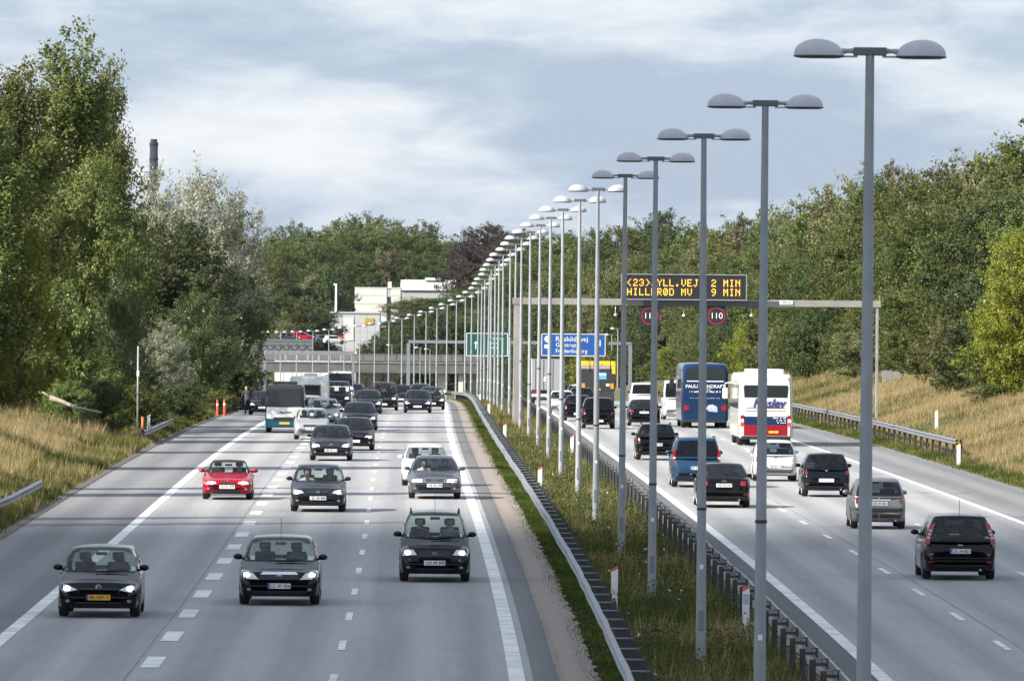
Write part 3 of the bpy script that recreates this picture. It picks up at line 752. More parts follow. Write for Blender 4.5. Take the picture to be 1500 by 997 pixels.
for q in range(12):
    mb = MB(); x0 = q * w / 12; mb.add([(x0, -.42, h - 2.37), (x0 + .08, -.42, h - 2.37), (x0 + .08, 6.9, h - .24), (x0, 6.9, h - .24)], [(0, 1, 2, 3)]); mb.build("seam", CLADG, rf)
mb = MB(); mb.box(w * .42, w * .72, 5, 7, h - .4, h + .15); mb.build("roof_vent", CLADW, rf)
bd3 = 1520.0; a = PXW(482, 500, bd3); b = PXW(556, 457, bd3)
t = thing("grey_building", "grey clad building with a white panel and a red sign", "building", (a.x, bd3, a.z - 3))
w = b.x - a.x; h = b.z - a.z + 3
mb = MB(); mb.box(.1, w, .2, 10, 0, h - .3); mb.build("wall", CLADG, t)
for q in range(4):
    for z_ in range(5):
        mb = MB(); mb.box(q * w / 4 + .03, (q + 1) * w / 4 - .03, 0, .22, z_ * (h - .5) / 5 + .03, (z_ + 1) * (h - .5) / 5, bev=.01); mb.build("cladding_panel", mat("silver_cladding", (.52, .53, .54), .5, .3), t)
mb = MB(); mb.box(w * .28, w * .48, -.1, -.01, 3.2, h - 1.1); mb.build("white_panel", CLADW, t)
mb = MB(); mb.box(w * .08, w * .27, -.18, -.02, 3.1, 4.3); mb.build("red_sign", mat("red_sign_sheet", (.55, .02, .04), .5), t)
mb = MB(); mb.box(w * .70, w * .88, -.14, -.02, h - 2.2, h - 1.1); mb.build("yellow_sign", mat("yellow_sign_sheet", (.42, .28, .04), .5), t)
mb = MB(); mb.box(0, w + .1, -.1, 10, h - .3, h); mb.build("roof", CLADG, t)
m0 = PXW(492, 416, 1540)
t = thing("light_mast", "slim pale light mast standing behind the grey building", "mast", (m0.x, 1540, m0.z - 14))
mb = MB(); mb.tube([(0, 0, 0), (0, 0, 13.8)], [.3, .16], 10); mb.build("pole", WHITEP, t, True)
mb = MB(); mb.box(-.45, .15, -.2, .2, 13.8, 14.1, bev=.05); mb.build("lamp_head", WHITEP, t)
cd = 3600.0; a = PXW(225, 204, cd); kc = F / cd
t = thing("chimney", "tall dark chimney stack on the skyline behind the left trees", "chimney", (a.x, cd, CAMZ - 12))
h = a.z - (CAMZ - 12); CHM = mat("chimney_dark_brick", (.008, .014, .028), .85, var=(.2, .5, (.014, .02, .034)))
mb = MB(); mb.tube([(0, 0, 0), (0, 0, h - 3)], [2.3, 1.72], 16); mb.build("shaft", CHM, t, True)
mb = MB(); mb.lathe([(1.72, h - 3), (1.9, h - 2.8), (1.9, h - 1.4), (1.4, h - 1.4), (1.4, h)], 16); mb.build("crown_ring", CHM, t)
mb = MB(); mb.lathe([(1.8, h - 9), (1.95, h - 8.8), (1.95, h - 8.2), (1.8, h - 8)], 16); mb.build("band", CHM, t)
# concrete wall pieces in the trees on the right
for k, (x0, x1, y0, y1, d) in enumerate(((1292, 1336, 543, 560, 560), (1370, 1396, 536, 560, 520))):
    a = PXW(x0, y1, d); b = PXW(x1, y0, d)
    t = thing("concrete_wall", ["weathered low concrete wall half hidden under trees on the right bank", "short pale concrete wall end under trees, nearer the right edge"][k], "wall", (a.x, d, a.z))
    n_ = 2 + (k == 0)
    for q in range(n_):
        w = (b.x - a.x) / n_
        mb = MB(); mb.box(q * w, q * w + w - .03, 0, .25, -2.5, b.z - a.z - .05 * (q % 2), bev=.02); mb.build("panel", CONC, t)

# ------------------------------------------------------------------ people
SKIN = mat("skin", (.46, .28, .20), .55); HAIRM = mat("dark_hair", (.03, .022, .018), .7); CLOTHD = mat("dark_clothing", (.03, .032, .04), .85); CLOTHG = mat("grey_shirt", (.20, .21, .22), .85)
def skin_body(name, joints, edges, mats, split, parent=None, root=0):
    """one continuous figure: joints (x,y,z,r) grown with a Skin modifier; split(co)->material index"""
    me = bpy.data.meshes.new(name); me.from_pydata([j[:3] for j in joints], edges, [])
    o = bpy.data.objects.new(name, me); COL.objects.link(o)
    md = o.modifiers.new("skin", 'SKIN'); sv = me.skin_vertices[0].data
    for i, j in enumerate(joints):
        sv[i].radius = (j[3], j[4] if len(j) > 4 else j[3]); sv[i].use_root = (i == root)
    o.modifiers.new("sub", 'SUBSURF').levels = 2
    dg = bpy.context.evaluated_depsgraph_get(); m2 = bpy.data.meshes.new_from_object(o.evaluated_get(dg))
    bpy.data.objects.remove(o); m2.name = name
    m2.materials.clear()
    for m_ in mats: m2.materials.append(m_)
    for p_ in m2.polygons: p_.material_index = split(p_.center); p_.use_smooth = True
    return m2
def seated_mesh(shirt, nm):
    J = [(0, 0, .05, .17, .12), (0, .03, .30, .16, .11), (0, .05, .50, .17, .10), (0, .03, .60, .06), (0, .01, .68, .075, .085), (0, 0, .77, .085, .10), (0, .01, .85, .06, .07), (0, -.07, .735, .02),
         (.20, .03, .50, .06), (.25, -.08, .28, .048), (.16, -.32, .36, .038), (.14, -.38, .38, .04), (-.20, .03, .50, .06), (-.25, -.08, .28, .048), (-.16, -.32, .36, .038), (-.14, -.38, .38, .04)]
    E_ = [(0, 1), (1, 2), (2, 3), (3, 4), (4, 5), (5, 6), (4, 7), (2, 8), (8, 9), (9, 10), (10, 11), (2, 12), (12, 13), (13, 14), (14, 15)]
    def sp(c):
        if c.z > .80 or (c.z > .66 and c.y > .05): return 2
        if c.z > .585: return 1
        if c.y < -.30: return 1
        return 0
    return skin_body(nm, J, E_, [shirt, SKIN, HAIRM], sp)
SEATED = [seated_mesh(CLOTHG, "person"), seated_mesh(CLOTHD, "person"), seated_mesh(mat("pale_shirt", (.55, .52, .48), .85), "person")]

# ------------------------------------------------------------------ vehicles
def patch_mesh(bvh, poly, m, rear=False, off=.008, step=.06, skirt=.04):
    """a shallow shell that follows the bodywork: poly is drawn in (x, z) and laid onto the body along Y"""
    bm = bmesh.new(); vs = [bm.verts.new((x, 0, z)) for x, z in poly]
    f = bm.faces.new(vs)
    bm.faces.ensure_lookup_table()
    xs = [p_[0] for p_ in poly]; zs = [p_[1] for p_ in poly]
    x = min(xs) + step
    while x < max(xs) - .01:
        bmesh.ops.bisect_plane(bm, geom=list(bm.verts) + list(bm.edges) + list(bm.faces), plane_co=(x, 0, 0), plane_no=(1, 0, 0)); x += step
    z = min(zs) + step
    while z < max(zs) - .01:
        bmesh.ops.bisect_plane(bm, geom=list(bm.verts) + list(bm.edges) + list(bm.faces), plane_co=(0, 0, z), plane_no=(0, 0, 1)); z += step
    bmesh.ops.triangulate(bm, faces=list(bm.faces))
    s = 1 if rear else -1; last = None
    for v in bm.verts:
        h = bvh.ray_cast(Vector((v.co.x, s * 12, v.co.z)), Vector((0, -s, 0)))
        if h[0] is None:
            q, nn, ii, dd = bvh.find_nearest(Vector((v.co.x, s * 2, v.co.z))); y = q.y
        else: y = h[0].y
        v.co.y = y + s * off
    bnd = [e_ for e_ in bm.edges if e_.is_boundary]
    r = bmesh.ops.extrude_edge_only(bm, edges=bnd)
    for g in r["geom"]:
        if isinstance(g, bmesh.types.BMVert): g.co.y -= s * skirt
    bmesh.ops.recalc_face_normals(bm, faces=list(bm.faces))
    me = bpy.data.meshes.new("patch"); bm.to_mesh(me); bm.free(); me.materials.append(m)
    for p_ in me.polygons: p_.use_smooth = False
    return me
def ellipse(cx, cz, rx, rz, n=14): return [(cx + rx * math.cos(2 * math.pi * i / n), cz + rz * math.sin(2 * math.pi * i / n)) for i in range(n)]
def rrect(x0, x1, z0, z1, r=.02):
    o = []
    for (cx, cz, a0) in ((x1 - r, z1 - r, 0), (x0 + r, z1 - r, 90), (x0 + r, z0 + r, 180), (x1 - r, z0 + r, 270)):
        for k in range(3): a = R(a0 + 45 * k); o.append((cx + r * math.cos(a), cz + r * math.sin(a)))
    return o
def mir(poly): return [(-x, z) for x, z in poly][::-1]
_mb = MB(); _mb.lathe([(.20, -.105), (.285, -.105), (.308, -.085), (.312, -.03), (.312, .03), (.308, .085), (.285, .105), (.20, .105)], 22, 'X'); TYRE = _mb.mesh("tyre", RUBBER, True)
_mb = MB(); _mb.lathe([(.02, -.09), (.205, -.09), (.215, -.104), (.215, .104), (.205, .09), (.02, .09)], 18, 'X')
for _k in range(5):
    _a = 2 * math.pi * _k / 5; _mb.tube([(.10, .03 * math.cos(_a), .03 * math.sin(_a)), (.10, .2 * math.cos(_a), .2 * math.sin(_a))], .022, 6); _mb.tube([(-.10, .03 * math.cos(_a), .03 * math.sin(_a)), (-.10, .2 * math.cos(_a), .2 * math.sin(_a))], .022, 6)
RIMM = _mb.mesh("rim", RIM)
_mb = MB(); _mb.box(-.23, .23, -.07, .07, -.3, .26, bev=.05); _mb.box(-.13, .13, -.045, .045, .30, .47, bev=.04); _mb.tube([(-.06, 0, .2), (-.06, 0, .34)], .012, 6); _mb.tube([(.06, 0, .2), (.06, 0, .34)], .012, 6); SEATMESH = _mb.mesh("seat", SEATM)
_mb = MB(); _mb.box(-.6, .6, -.06, .06, -.25, .12, bev=.05)
for _x in (-.36, .36): _mb.box(_x - .11, _x + .11, -.04, .04, .14, .27, bev=.03)
BENCH = _mb.mesh("rear_seat", SEATM)
KIND = {  # cowl, windscreen top, roof end, rear glass base (fractions of length)
    'hatch': (.265, .435, .885, .965), 'mpv': (.225, .40, .915, .975), 'sedan': (.285, .45, .70, .855), 'estate': (.28, .45, .925, .975), 'roadster': (.43, .545, .68, .80), 'van': (.17, .30, .955, .985), 'suv': (.27, .42, .915, .97)}
def place(root, d, off, rear=False, dz=.01):
    m_ = Matrix.Translation(P(off, d, dz)) @ Matrix.Rotation(heading(d), 4, 'Z') @ Matrix.Rotation(grade(d), 4, 'X')
    if rear: m_ = m_ @ Matrix.Rotation(math.pi, 4, 'Z')
    root.matrix_world = m_
def car(name, label, cat, px, py, pm, kind='hatch', L=4.2, W=1.76, H=1.48, rear=False, d=None, off=None, zc=None, zn=.74, belt=None, tw=.72, bw=.935, head=None, bulb=None, tail=None, tailmat=None, grille=None, intake=None,
        plate='w', plate_z=.42, ptext=None, badge=None, rails=False, antenna=False, detail=2, lights=True, persons=(), extra=None, deck=None, group=None, rim=True, roofm=None, mirrors=None, glass=None, facing=None):
    if d is None: d, off = ground_at(px, py)
    t = thing(name, label, cat, group=group)
    tc, tws, tre, trb = KIND[kind]
    zc = zc or (.655 * H); belt = belt or (.635 * H); deck = deck or (belt + .02 if kind != 'sedan' else belt + .05)
    hw = W / 2
    # --- lower body
    if kind in ('sedan', 'roadster'):
        zt = [(0, .50), (.010, .62), (.035, zn), (.12, zn + .05), (tc, zc), (tc + .06, belt), (trb - .02, deck), (trb + .03, deck), (.97, deck - .04), (.99, deck - .16), (1, .55)]
    elif kind == 'van':
        zt = [(0, .50), (.010, .68), (.03, zn), (.10, zn + .10), (tc, zc), (tc + .06, belt), (.96, belt + .04), (.985, belt + .02), (.995, .9), (1, .6)]
    else:
        zt = [(0, .50), (.010, .62), (.035, zn), (.11, zn + .06), (tc, zc), (tc + .06, belt), (.90, belt + .04), (.965, belt + .01), (.985, belt - .16), (1, .52)]
    zbm = [(0, .42), (.010, .28), (.03, .215), (.08, .19), (.90, .20), (.965, .25), (.985, .32), (1, .46)]
    wd = [(0, .74), (.010, .86), (.03, .925), (.075, .96), (.17, .99), (.28, 1), (.76, 1), (.90, .975), (.955, .93), (.985, .87), (1, .76)]
    wf, wr = .185 if kind != 'van' else .17, .80
    ts = sorted(set([round(q, 4) for q in list(np.linspace(0, 1, 26)) + [a for a, _ in zt] + [a for a, _ in zbm] + [a for a, _ in wd] + [wf + k * .022 for k in range(-4, 5)] + [wr + k * .022 for k in range(-4, 5)]]))
    ts = [q for i, q in enumerate(ts) if i == 0 or q - ts[i - 1] > .003]
    rings = []
    for q in ts:
        y = -L / 2 + q * L
        z1 = float(np.interp(q, *zip(*zt))); z0 = float(np.interp(q, *zip(*zbm))); w = hw * float(np.interp(q, *zip(*wd)))
        for wq in (wf, wr):
            dy = y - (-L / 2 + wq * L)
            if abs(dy) < .37: z0 = max(z0, .30 + math.sqrt(.37 ** 2 - dy * dy) * .98)
        z0 = min(z0, z1 - .06); h = z1 - z0; cr = .02 * min(1, h / .4)
        half = [(0, z0), (.88 * w, z0), (.965 * w, z0 + .04 * h), (.99 * w, z0 + .16 * h), (w, z0 + .45 * h), (.992 * w, z0 + .76 * h), (.968 * w, z0 + .91 * h), (.92 * w, z0 + .98 * h), (.74 * w, z1), (.4 * w, z1 + cr * .8), (0, z1 + cr)]
        rings.append([(x, y, z) for x, z in half] + [(-x, y, z) for x, z in half[-2:0:-1]])
    n_ = len(rings[0]); vs = [p_ for r_ in rings for p_ in r_]; fs = []
    for i in range(len(rings) - 1):
        for k in range(n_): fs.append((i * n_ + k, i * n_ + (k + 1) % n_, (i + 1) * n_ + (k + 1) % n_, (i + 1) * n_ + k))
    fs.append(tuple(range(n_))); fs.append(tuple(range((len(rings) - 1) * n_, len(rings) * n_))[::-1])
    mb = MB(); mb.add(vs, fs); body = mb.build("body", pm, t, True)
    bvh = BVHTree.FromPolygons([Vector(v) for v in vs], fs)
    # --- cabin: loop of glass and pillars between belt and roof
    yf0, yf1, yr1, yr0 = -L / 2 + tc * L, -L / 2 + tws * L, -L / 2 + tre * L, -L / 2 + trb * L
    zf0, zr0 = zc - .03, deck - .03; zr = H - .045
    segs = []   # (x fraction or None, side parameter or None, kind of segment to the next point)
    for x in (0, .3, .58, .80): segs.append(('f', x, 'ws'))
    segs.append(('f', .925, 'p'))
    side = [(.03, 's1'), (.20, 's1'), (.40, 'b'), (.44, 's2'), (.60, 's2'), (.76, 'p')] if kind not in ('roadster',) else [(.03, 's1'), (.3, 's1'), (.6, 'p'), (.8, 'p')]
    if kind in ('mpv', 'estate', 'van', 'suv'): side = [(.03, 's1'), (.18, 's1'), (.34, 'b'), (.37, 's2'), (.52, 's2'), (.64, 'b'), (.67, 's3'), (.80, 's3'), (.92, 'p')]
    for s_, k_ in side: segs.append(('s', s_, k_))
    segs.append(('s', .985, 'p'))
    for x in (.90, .78, .55, .28): segs.append(('r', x, 'rw'))
    segs.append(('r', 0, None))
    half_n = len(segs)
    vv = [0, .07, .36, .66, .90, 1.0]
    def pt(sg, v, sgn):
        typ, a, _ = sg
        b_ = hw * (bw * (1 - v) + tw * v) + .035 * math.sin(math.pi * v)
        yf = yf0 * (1 - v) + yf1 * v; yr = yr0 * (1 - v) + yr1 * v
        bow_f = .17 * (1 - v * .45); bow_r = .09
        z_f = zf0 * (1 - v) + zr * v; z_r = zr0 * (1 - v) + zr * v
        if typ == 'f':
            x = a * b_; y = yf - bow_f * (1 - a * a) + bow_f * .0; z = z_f + v * .018 * (1 - a * a) + .02 * math.sin(math.pi * v)
            y -= .03 * math.sin(math.pi * v)
        elif typ == 'r':
            x = a * b_; y = yr + bow_r * (1 - a * a); z = z_r + v * .018 * (1 - a * a); y += .03 * math.sin(math.pi * v)
        else:
            x = b_ * (1 + .012 * math.sin(math.pi * a)) * (1.0 if .05 < a < .95 else .985); y = yf + (yr - yf) * a; z = z_f + (z_r - z_f) * a + v * .012 * math.sin(math.pi * a)
        return (sgn * x, y, z)
    full = [(sg, 1) for sg in segs] + [(sg, -1) for sg in segs[-2:0:-1]]
    nL = len(full); gv = []
    for v in vv:
        for sg, sgn in full: gv.append(pt(sg, v, sgn))
    frame = MB(); panes = {}
    fr_f = []; fr_b = []
    for k in range(nL):
        k2_ = (k + 1) % nL
        # segment type: on the mirrored half the type belongs to the next point
        typ = full[k][0][2] if k < half_n - 1 else full[k2_][0][2]
        side_ = 'R' if k < half_n - 1 else 'L'
        for j in range(len(vv) - 1):
            q = (j * nL + k, j * nL + k2_, (j + 1) * nL + k2_, (j + 1) * nL + k)
            if typ in ('ws', 'rw', 's1', 's2', 's3') and 0 < j < len(vv) - 2:
                key = typ if typ in ('ws', 'rw') else typ + side_
                panes.setdefault(key, []).append(q)
            elif typ in ('b',): fr_b.append(q)
            else: fr_f.append(q)
    base = (len(vv) - 1) * nL
    top = [gv[base + k] for k in range(nL)]
    cxm = (0, (yf1 + yr1) / 2, 0); extra_v = []; prev = [base + k for k in range(nL)]; rf = []
    for (s_, dz_) in ((.90, .028), (.66, .042), (.33, .048)):
        cur = []
        for k in range(nL):
            p_ = top[k]; gv.append((p_[0] * s_, cxm[1] + (p_[1] - cxm[1]) * s_, p_[2] + dz_ * (1.0))); cur.append(len(gv) - 1)
        for k in range(nL): rf.append((prev[k], prev[(k + 1) % nL], cur[(k + 1) % nL], cur[k]))
        prev = cur
    gv.append((0, cxm[1], H)); ce = len(gv) - 1
    for k in range(nL): rf.append((prev[k], prev[(k + 1) % nL], ce))
    frame.add(gv, fr_f + (rf if roofm is None else [])); frame.add(gv, fr_b, 1)
    frame.build("cabin_frame", [pm if roofm is None else roofm, BLACKPL], t, True)
    if roofm is not None: mr_ = MB(); mr_.add(gv, rf); mr_.build("soft_top", roofm, t, True)
    G = glass or (GLASS if detail >= 1 else GLASS_DARK)
    for key, fl in panes.items():
        us = sorted(set(i for q in fl for i in q)); ix = {u: i for i, u in enumerate(us)}
        mbp = MB(); mbp.add([gv[u] for u in us], [[ix[i] for i in q] for q in fl])
        nmk = {'ws': 'windscreen', 'rw': 'rear_window'}.get(key, 'side_window')
        if nmk == 'rear_window' and roofm is not None: continue
        gm = G
        mbp.build(nmk, gm, t, True)
    # --- inside
    if detail >= 1:
        ys = yf1 + .12 if kind != 'roadster' else yf1 + .25
        for s_ in (-1, 1): link("seat", SEATMESH, t, (s_ * .36, ys, belt - .05 + max(0, (H - 1.5) * .35)))
        if kind not in ('roadster',): link("rear_seat", BENCH, t, (0, min(yr1 - .05, ys + .95), belt - .02))
        mb = MB(); mb.box(-hw * .78, hw * .78, yf0 + .1, yf0 + .55, belt - .1, zc - .005, bev=.03); mb.build("dashboard", BLACKPL, t)
        mb = MB(); mb.lathe([(.16, -.012), (.185, -.012), (.185, .012), (.16, .012)], 18, 'Y'); sw = mb.build("steering_wheel", BLACKPL, t, loc=(.36 if True else 0, yf0 + .72, zc + .03)); sw.rotation_euler = (R(-25), 0, 0)
        mb = MB(); mb.box(-.12, .12, -.02, .02, -.035, .035, bev=.012); mb.build("rear_view_mirror", BLACKPL, t, loc=(0, yf1 - .06, H - .15))
    # --- wheels
    for wq in (wf, wr):
        for s_ in (-1, 1):
            w_ = thing_part("wheel", t, (s_ * (hw - .125), -L / 2 + wq * L, .312))
            link("tyre", TYRE, w_)
            if rim: link("rim", RIMM, w_)
    # --- mirrors
    mh = mirrors or zc + .07
    for s_ in (-1, 1):
        mb = MB(); mb.ball((s_ * (hw + .045), yf0 + .40, mh), (.105, .07, .07), 12, 8); mb.tube([(s_ * (hw * .9), yf0 + .42, mh - .05), (s_ * (hw + .05), yf0 + .42, mh - .03)], .025, 6); mb.build("mirror", pm if kind != 'van' else BLACKPL, t, True)
    def lay(nm, poly, m_, par=t, rr=False, off_=.008, st=.07):
        return link(nm, patch_mesh(bvh, poly, m_, rr, off_, st), par)
    def sc_(poly): return [(x * hw, z) for x, z in poly]
    # --- front
    hl = head or [(.50, .60), (.86, .585), (.93, .66), (.90, .735), (.72, .725)]
    for s_ in (0, 1):
        pl_ = sc_(hl); pl_ = mir(pl_) if s_ else pl_
        h_ = lay("headlight", pl_, LENS)
        if lights:
            cx = sum(p_[0] for p_ in pl_) / len(pl_); cz = sum(p_[1] for p_ in pl_) / len(pl_)
            if bulb: cx = bulb[0] * hw * (-1 if s_ else 1); cz = bulb[1]
            lay("bulb", ellipse(cx, cz, .075, .05, 10), BULB, h_, off_=.016)
    gr = grille or [(-.46, .60), (.46, .60), (.42, .70), (-.42, .70)]
    lay("grille", sc_(gr), BLACKPL)
    it = intake or [(-.55, .26), (.55, .26), (.60, .36), (-.60, .36)]
    lay("air_intake", sc_(it), BLACKPL)
    if detail >= 1:
        for s_ in (-1, 1): lay("fog_lamp", ellipse(s_ * .74 * hw, .36, .05, .035, 10), FOGL)
        mb = MB(); yy = yf0 - .12
        for s_ in (-1, 1): mb.tube([(s_ * .1, yf0 - .19, zc + .0), (s_ * .1 + .5, yf0 - .10, zc + .035)], .010, 5)
        mb.build("wiper", BLACKPL, t)
    # --- rear
    tl = tail or [(.72, .78), (.95, .74), (.97, .90), (.80, .92)]
    for s_ in (0, 1):
        pl_ = sc_(tl); pl_ = mir(pl_) if s_ else pl_
        lay("tail_light", pl_, tailmat or TAIL, rr=True)
    mb = None
    if rear:
        lay("rear_bumper_trim", sc_([(-.80, .30), (.80, .30), (.80, .38), (-.80, .38)]), BLACKPL, rr=True)
        if detail >= 1:
            for s_ in (-1, 1): lay("reflector", rrect(s_ * .78 * hw - .06, s_ * .78 * hw + .06, .43, .47, .01), TAIL, rr=True)
            mb = MB(); mb.tube([(-.5, L / 2 - .25, .27), (-.5, L / 2 + .005, .26)], .03, 8); mb.build("exhaust", CHROME, t)
            lay("third_brake_light", rrect(-.14, .14, 0, .01, .004), TAIL, rr=True) if False else None
        lay("boot_seam", sc_([(-.80, .545), (.80, .545), (.80, .556), (-.80, .556)]), BLACKPL, rr=True, off_=.004)
    # --- number plate
    if plate:
        s_ = 1 if rear else -1
        h_ = bvh.ray_cast(Vector((0, s_ * 9, plate_z)), Vector((0, -s_, 0)))
        y = (h_[0].y if h_[0] else s_ * L / 2) + s_ * .015
        mb = MB(); mb.box(-.26, .26, -.008, .008, -.058, .058); pl_ = mb.build("number_plate", PLATEY if plate == 'y' else PLATEW, t, loc=(0, y, plate_z))
        if plate in ('y', 'eu'):
            mb = MB(); mb.box(-.26, -.215, -.004, .004, -.056, .056); q = mb.build("blue_band", PLATEB, pl_, loc=((0) if not rear else .475, s_ * .012, 0))
        if ptext: text(ptext, .105, PLATEK, pl_, (.02 if not rear else -.02, s_ * .011, -.002), rear=rear, bold=.001, depth=.002)
    # --- badge
    if badge and detail >= 1:
        s_ = 1 if rear else -1; bz, bk, bs = badge
        h_ = bvh.ray_cast(Vector((0, s_ * 9, bz)), Vector((0, -s_, 0)))
        if h_[0] is not None:
            b_ = thing_part("badge", t, (0, h_[0].y + s_ * .015, bz))
            def ring(cx, r_, w_, rz=1.0):
                mbr = MB(); n2 = 20; vs2 = []; fs2 = []
                for i in range(n2):
                    a = 2 * math.pi * i / n2
                    for rr_ in (r_, r_ - w_): vs2 += [(cx + rr_ * math.cos(a), s_ * .006, rr_ * math.sin(a) * rz), (cx + rr_ * math.cos(a), -s_ * .02, rr_ * math.sin(a) * rz)]
                for i in range(n2):
                    a_, c_ = i * 4, ((i + 1) % n2) * 4
                    fs2 += [(a_, c_, c_ + 2, a_ + 2), (a_, a_ + 1, c_ + 1, c_), (a_ + 2, c_ + 2, c_ + 3, a_ + 3)]
                mbr.add(vs2, fs2); mbr.build("ring", CHROME, b_)
            if bk == 'VW':
                ring(0, bs, bs * .2)
                mbr = MB()
                for pts in ([(-.5, .75), (0, .05), (.5, .75)], [(-.8, .4), (-.38, -.75), (0, .0), (.38, -.75), (.8, .4)]):
                    mbr.tube([(x * bs, s_ * .004, z * bs) for x, z in pts], bs * .1, 6)
                mbr.build("monogram", CHROME, b_)
            elif bk == 'rings':
                for q in range(4): ring((q - 1.5) * bs * 1.3, bs, bs * .28)
            elif bk == 'oval':
                mbr = MB(); mbr.ball((0, 0, 0), (bs * 2, .01, bs), 16, 6); mbr.build("oval_plate", CHROME, b_, True); mbr = MB(); mbr.ball((0, s_ * .004, 0), (bs * 1.7, .01, bs * .75), 16, 6); mbr.build("oval_centre", PLATEB, b_, True)
            elif bk == 'bolt':
                ring(0, bs, bs * .18); mbr = MB(); mbr.box(-bs * 1.3, bs * 1.3, -.006, .006, -bs * .12, bs * .12); mbr.build("bolt", CHROME, b_)
            elif bk == 'wing':
                ring(0, bs, bs * .2, .85); mbr = MB(); mbr.tube([(-bs * .8, 0, bs * .3), (-bs * .3, 0, bs * .1), (0, 0, -bs * .15), (bs * .3, 0, bs * .1), (bs * .8, 0, bs * .3)], bs * .12, 6); mbr.build("wings", CHROME, b_)
            elif bk == 'word':
                mbr = MB()
                for q in range(4): mbr.box((q - 2) * bs * .9, (q - 2) * bs * .9 + bs * .7, -.004, .004, -bs * .5, bs * .5)
                mbr.build("letters", CHROME, b_)
            else:
                mbr = MB(); mbr.lathe([(bs, -.006), (bs, .006)], 16, 'Y'); mbr.build("disc", CHROME, b_)
    if rails:
        for s_ in (-1, 1):
            x = s_ * hw * (tw - .02)
            mb = MB(); mb.tube([(x, yf1 + .1, H - .05), (x, yf1 + .2, H + .035), (x, yr1 - .3, H + .035), (x, yr1 - .15, H - .05)], .022, 8); mb.build("roof_rail", BLACKPL, t, True)
    if antenna:
        ya = yf1 + .15 if not rear else yr1 - .2
        mb = MB(); mb.tube([(0, ya, H - .02), (0, ya + .12, H + .42)], .006, 5); mb.build("antenna", BLACKPL, t)
    if extra: extra(t, lay, sc_, dict(L=L, W=W, H=H, hw=hw, belt=belt, zc=zc, yf0=yf0, yf1=yf1, yr1=yr1, yr0=yr0))
    L2 = L / 2
    place(t, d + L2, off, rear)
    # --- people inside
    for (s_, who, lab) in persons:
        o = link("person", SEATED[who]); tag(o, lab, "person", "people seated in cars")
        o.matrix_world = t.matrix_world @ Matrix.Translation((s_ * .36, yf1 + .02, H - .99))
    return t
def thing_part(name, parent, loc):
    o = bpy.data.objects.new(name, None); COL.objects.link(o); o.parent = parent; o.location = loc; o.empty_display_size = .1
    return o
BLK = paint("black_car_paint", (.002, .0023, .003)); BLKB = paint("blue_black_car_paint", (.003, .005, .010)); GRYD = paint("dark_grey_car_paint", (.028, .034, .043), .4); GRYM = paint("grey_car_paint", (.13, .14, .16), .6); SILV = paint("silver_car_paint", (.46, .47, .48), .6, .35)
WHT = paint("white_car_paint", (.64, .65, .65), 0); RED = paint("red_car_paint", (.36, .004, .020), .1); BLU = paint("blue_car_paint", (.022, .06, .115), .3); BRNZ = paint("bronze_silver_car_paint", (.27, .27, .26), .6, .35); WSIL = paint("pale_silver_car_paint", (.62, .64, .66), .35)
NAVY = paint("navy_coach_paint", (.010, .030, .085), .1); DKRED = paint("dark_red_car_paint", (.25, .01, .015), .2)
SOFT = mat("soft_top_fabric", (.015, .014, .015), .9)

# -- oncoming side
car("hatchback", "black hatchback with yellow number plate at bottom left", "car", 143, 905, BLK, L=4.2, W=1.79, H=1.48, head=[(.50, .60), (.80, .545), (.93, .62), (.90, .735), (.74, .70)], bulb=(.76, .635), grille=[(-.48, .60), (.48, .60), (.46, .645), (-.46, .645)], intake=[(-.62, .24), (.62, .24), (.55, .34), (-.55, .34)], plate='y', plate_z=.44, ptext="80-XBT-5", badge=(.655, 'VW', .062))
def focus_x(t, lay, sc_, g):
    lay("chrome_bar", sc_([(-.47, .695), (.47, .695), (.40, .755), (-.40, .755)]), CHROME, off_=.02)
car("hatchback", "black hatchback with roof aerial and chrome grille bar, middle lane foreground", "car", 408, 887, BLK, L=4.34, W=1.84, H=1.49, head=[(.50, .585), (.94, .60), (.95, .78), (.86, .79), (.64, .72)], bulb=(.80, .69), grille=[(-.50, .58), (.50, .58), (.46, .69), (-.46, .69)], intake=[(-.62, .22), (.62, .22), (.70, .33), (-.70, .33)], plate='eu', plate_z=.44, ptext="CC 47 456", badge=(.655, 'oval', .032), antenna=True, extra=focus_x)
car("people_carrier", "black people carrier with roof rails in the lane nearest the reserve", "car", 636, 853, BLKB, kind='mpv', L=4.32, W=1.74, H=1.66, zc=1.06, zn=.82, belt=1.03, tw=.70, head=[(.50, .66), (.92, .64), (.95, .76), (.88, .80), (.60, .785)], bulb=(.76, .715), grille=[(-.46, .62), (.46, .62), (.44, .76), (-.44, .76)], intake=[(-.5, .25), (.5, .25), (.55, .34), (-.55, .34)], plate='w', plate_z=.47, ptext="UX 49 890", badge=(.69, 'bolt', .05), rails=True, antenna=True,
    persons=[(-1, 1, "front passenger in the black people carrier with roof rails"), (1, 0, "driver of the black people carrier with roof rails")])
def z3_x(t, lay, sc_, g):
    for s in (-1, 1): lay("kidney_grille", sc_([(s * .16 - .13, .50), (s * .16 + .13, .50), (s * .16 + .14, .60), (s * .16 - .14, .60)]), BLACKPL, off_=.02)
    for s in (-1, 1): lay("amber_indicator", ellipse(s * .90 * g['hw'], .565, .035, .035, 8), AMBER, off_=.014)
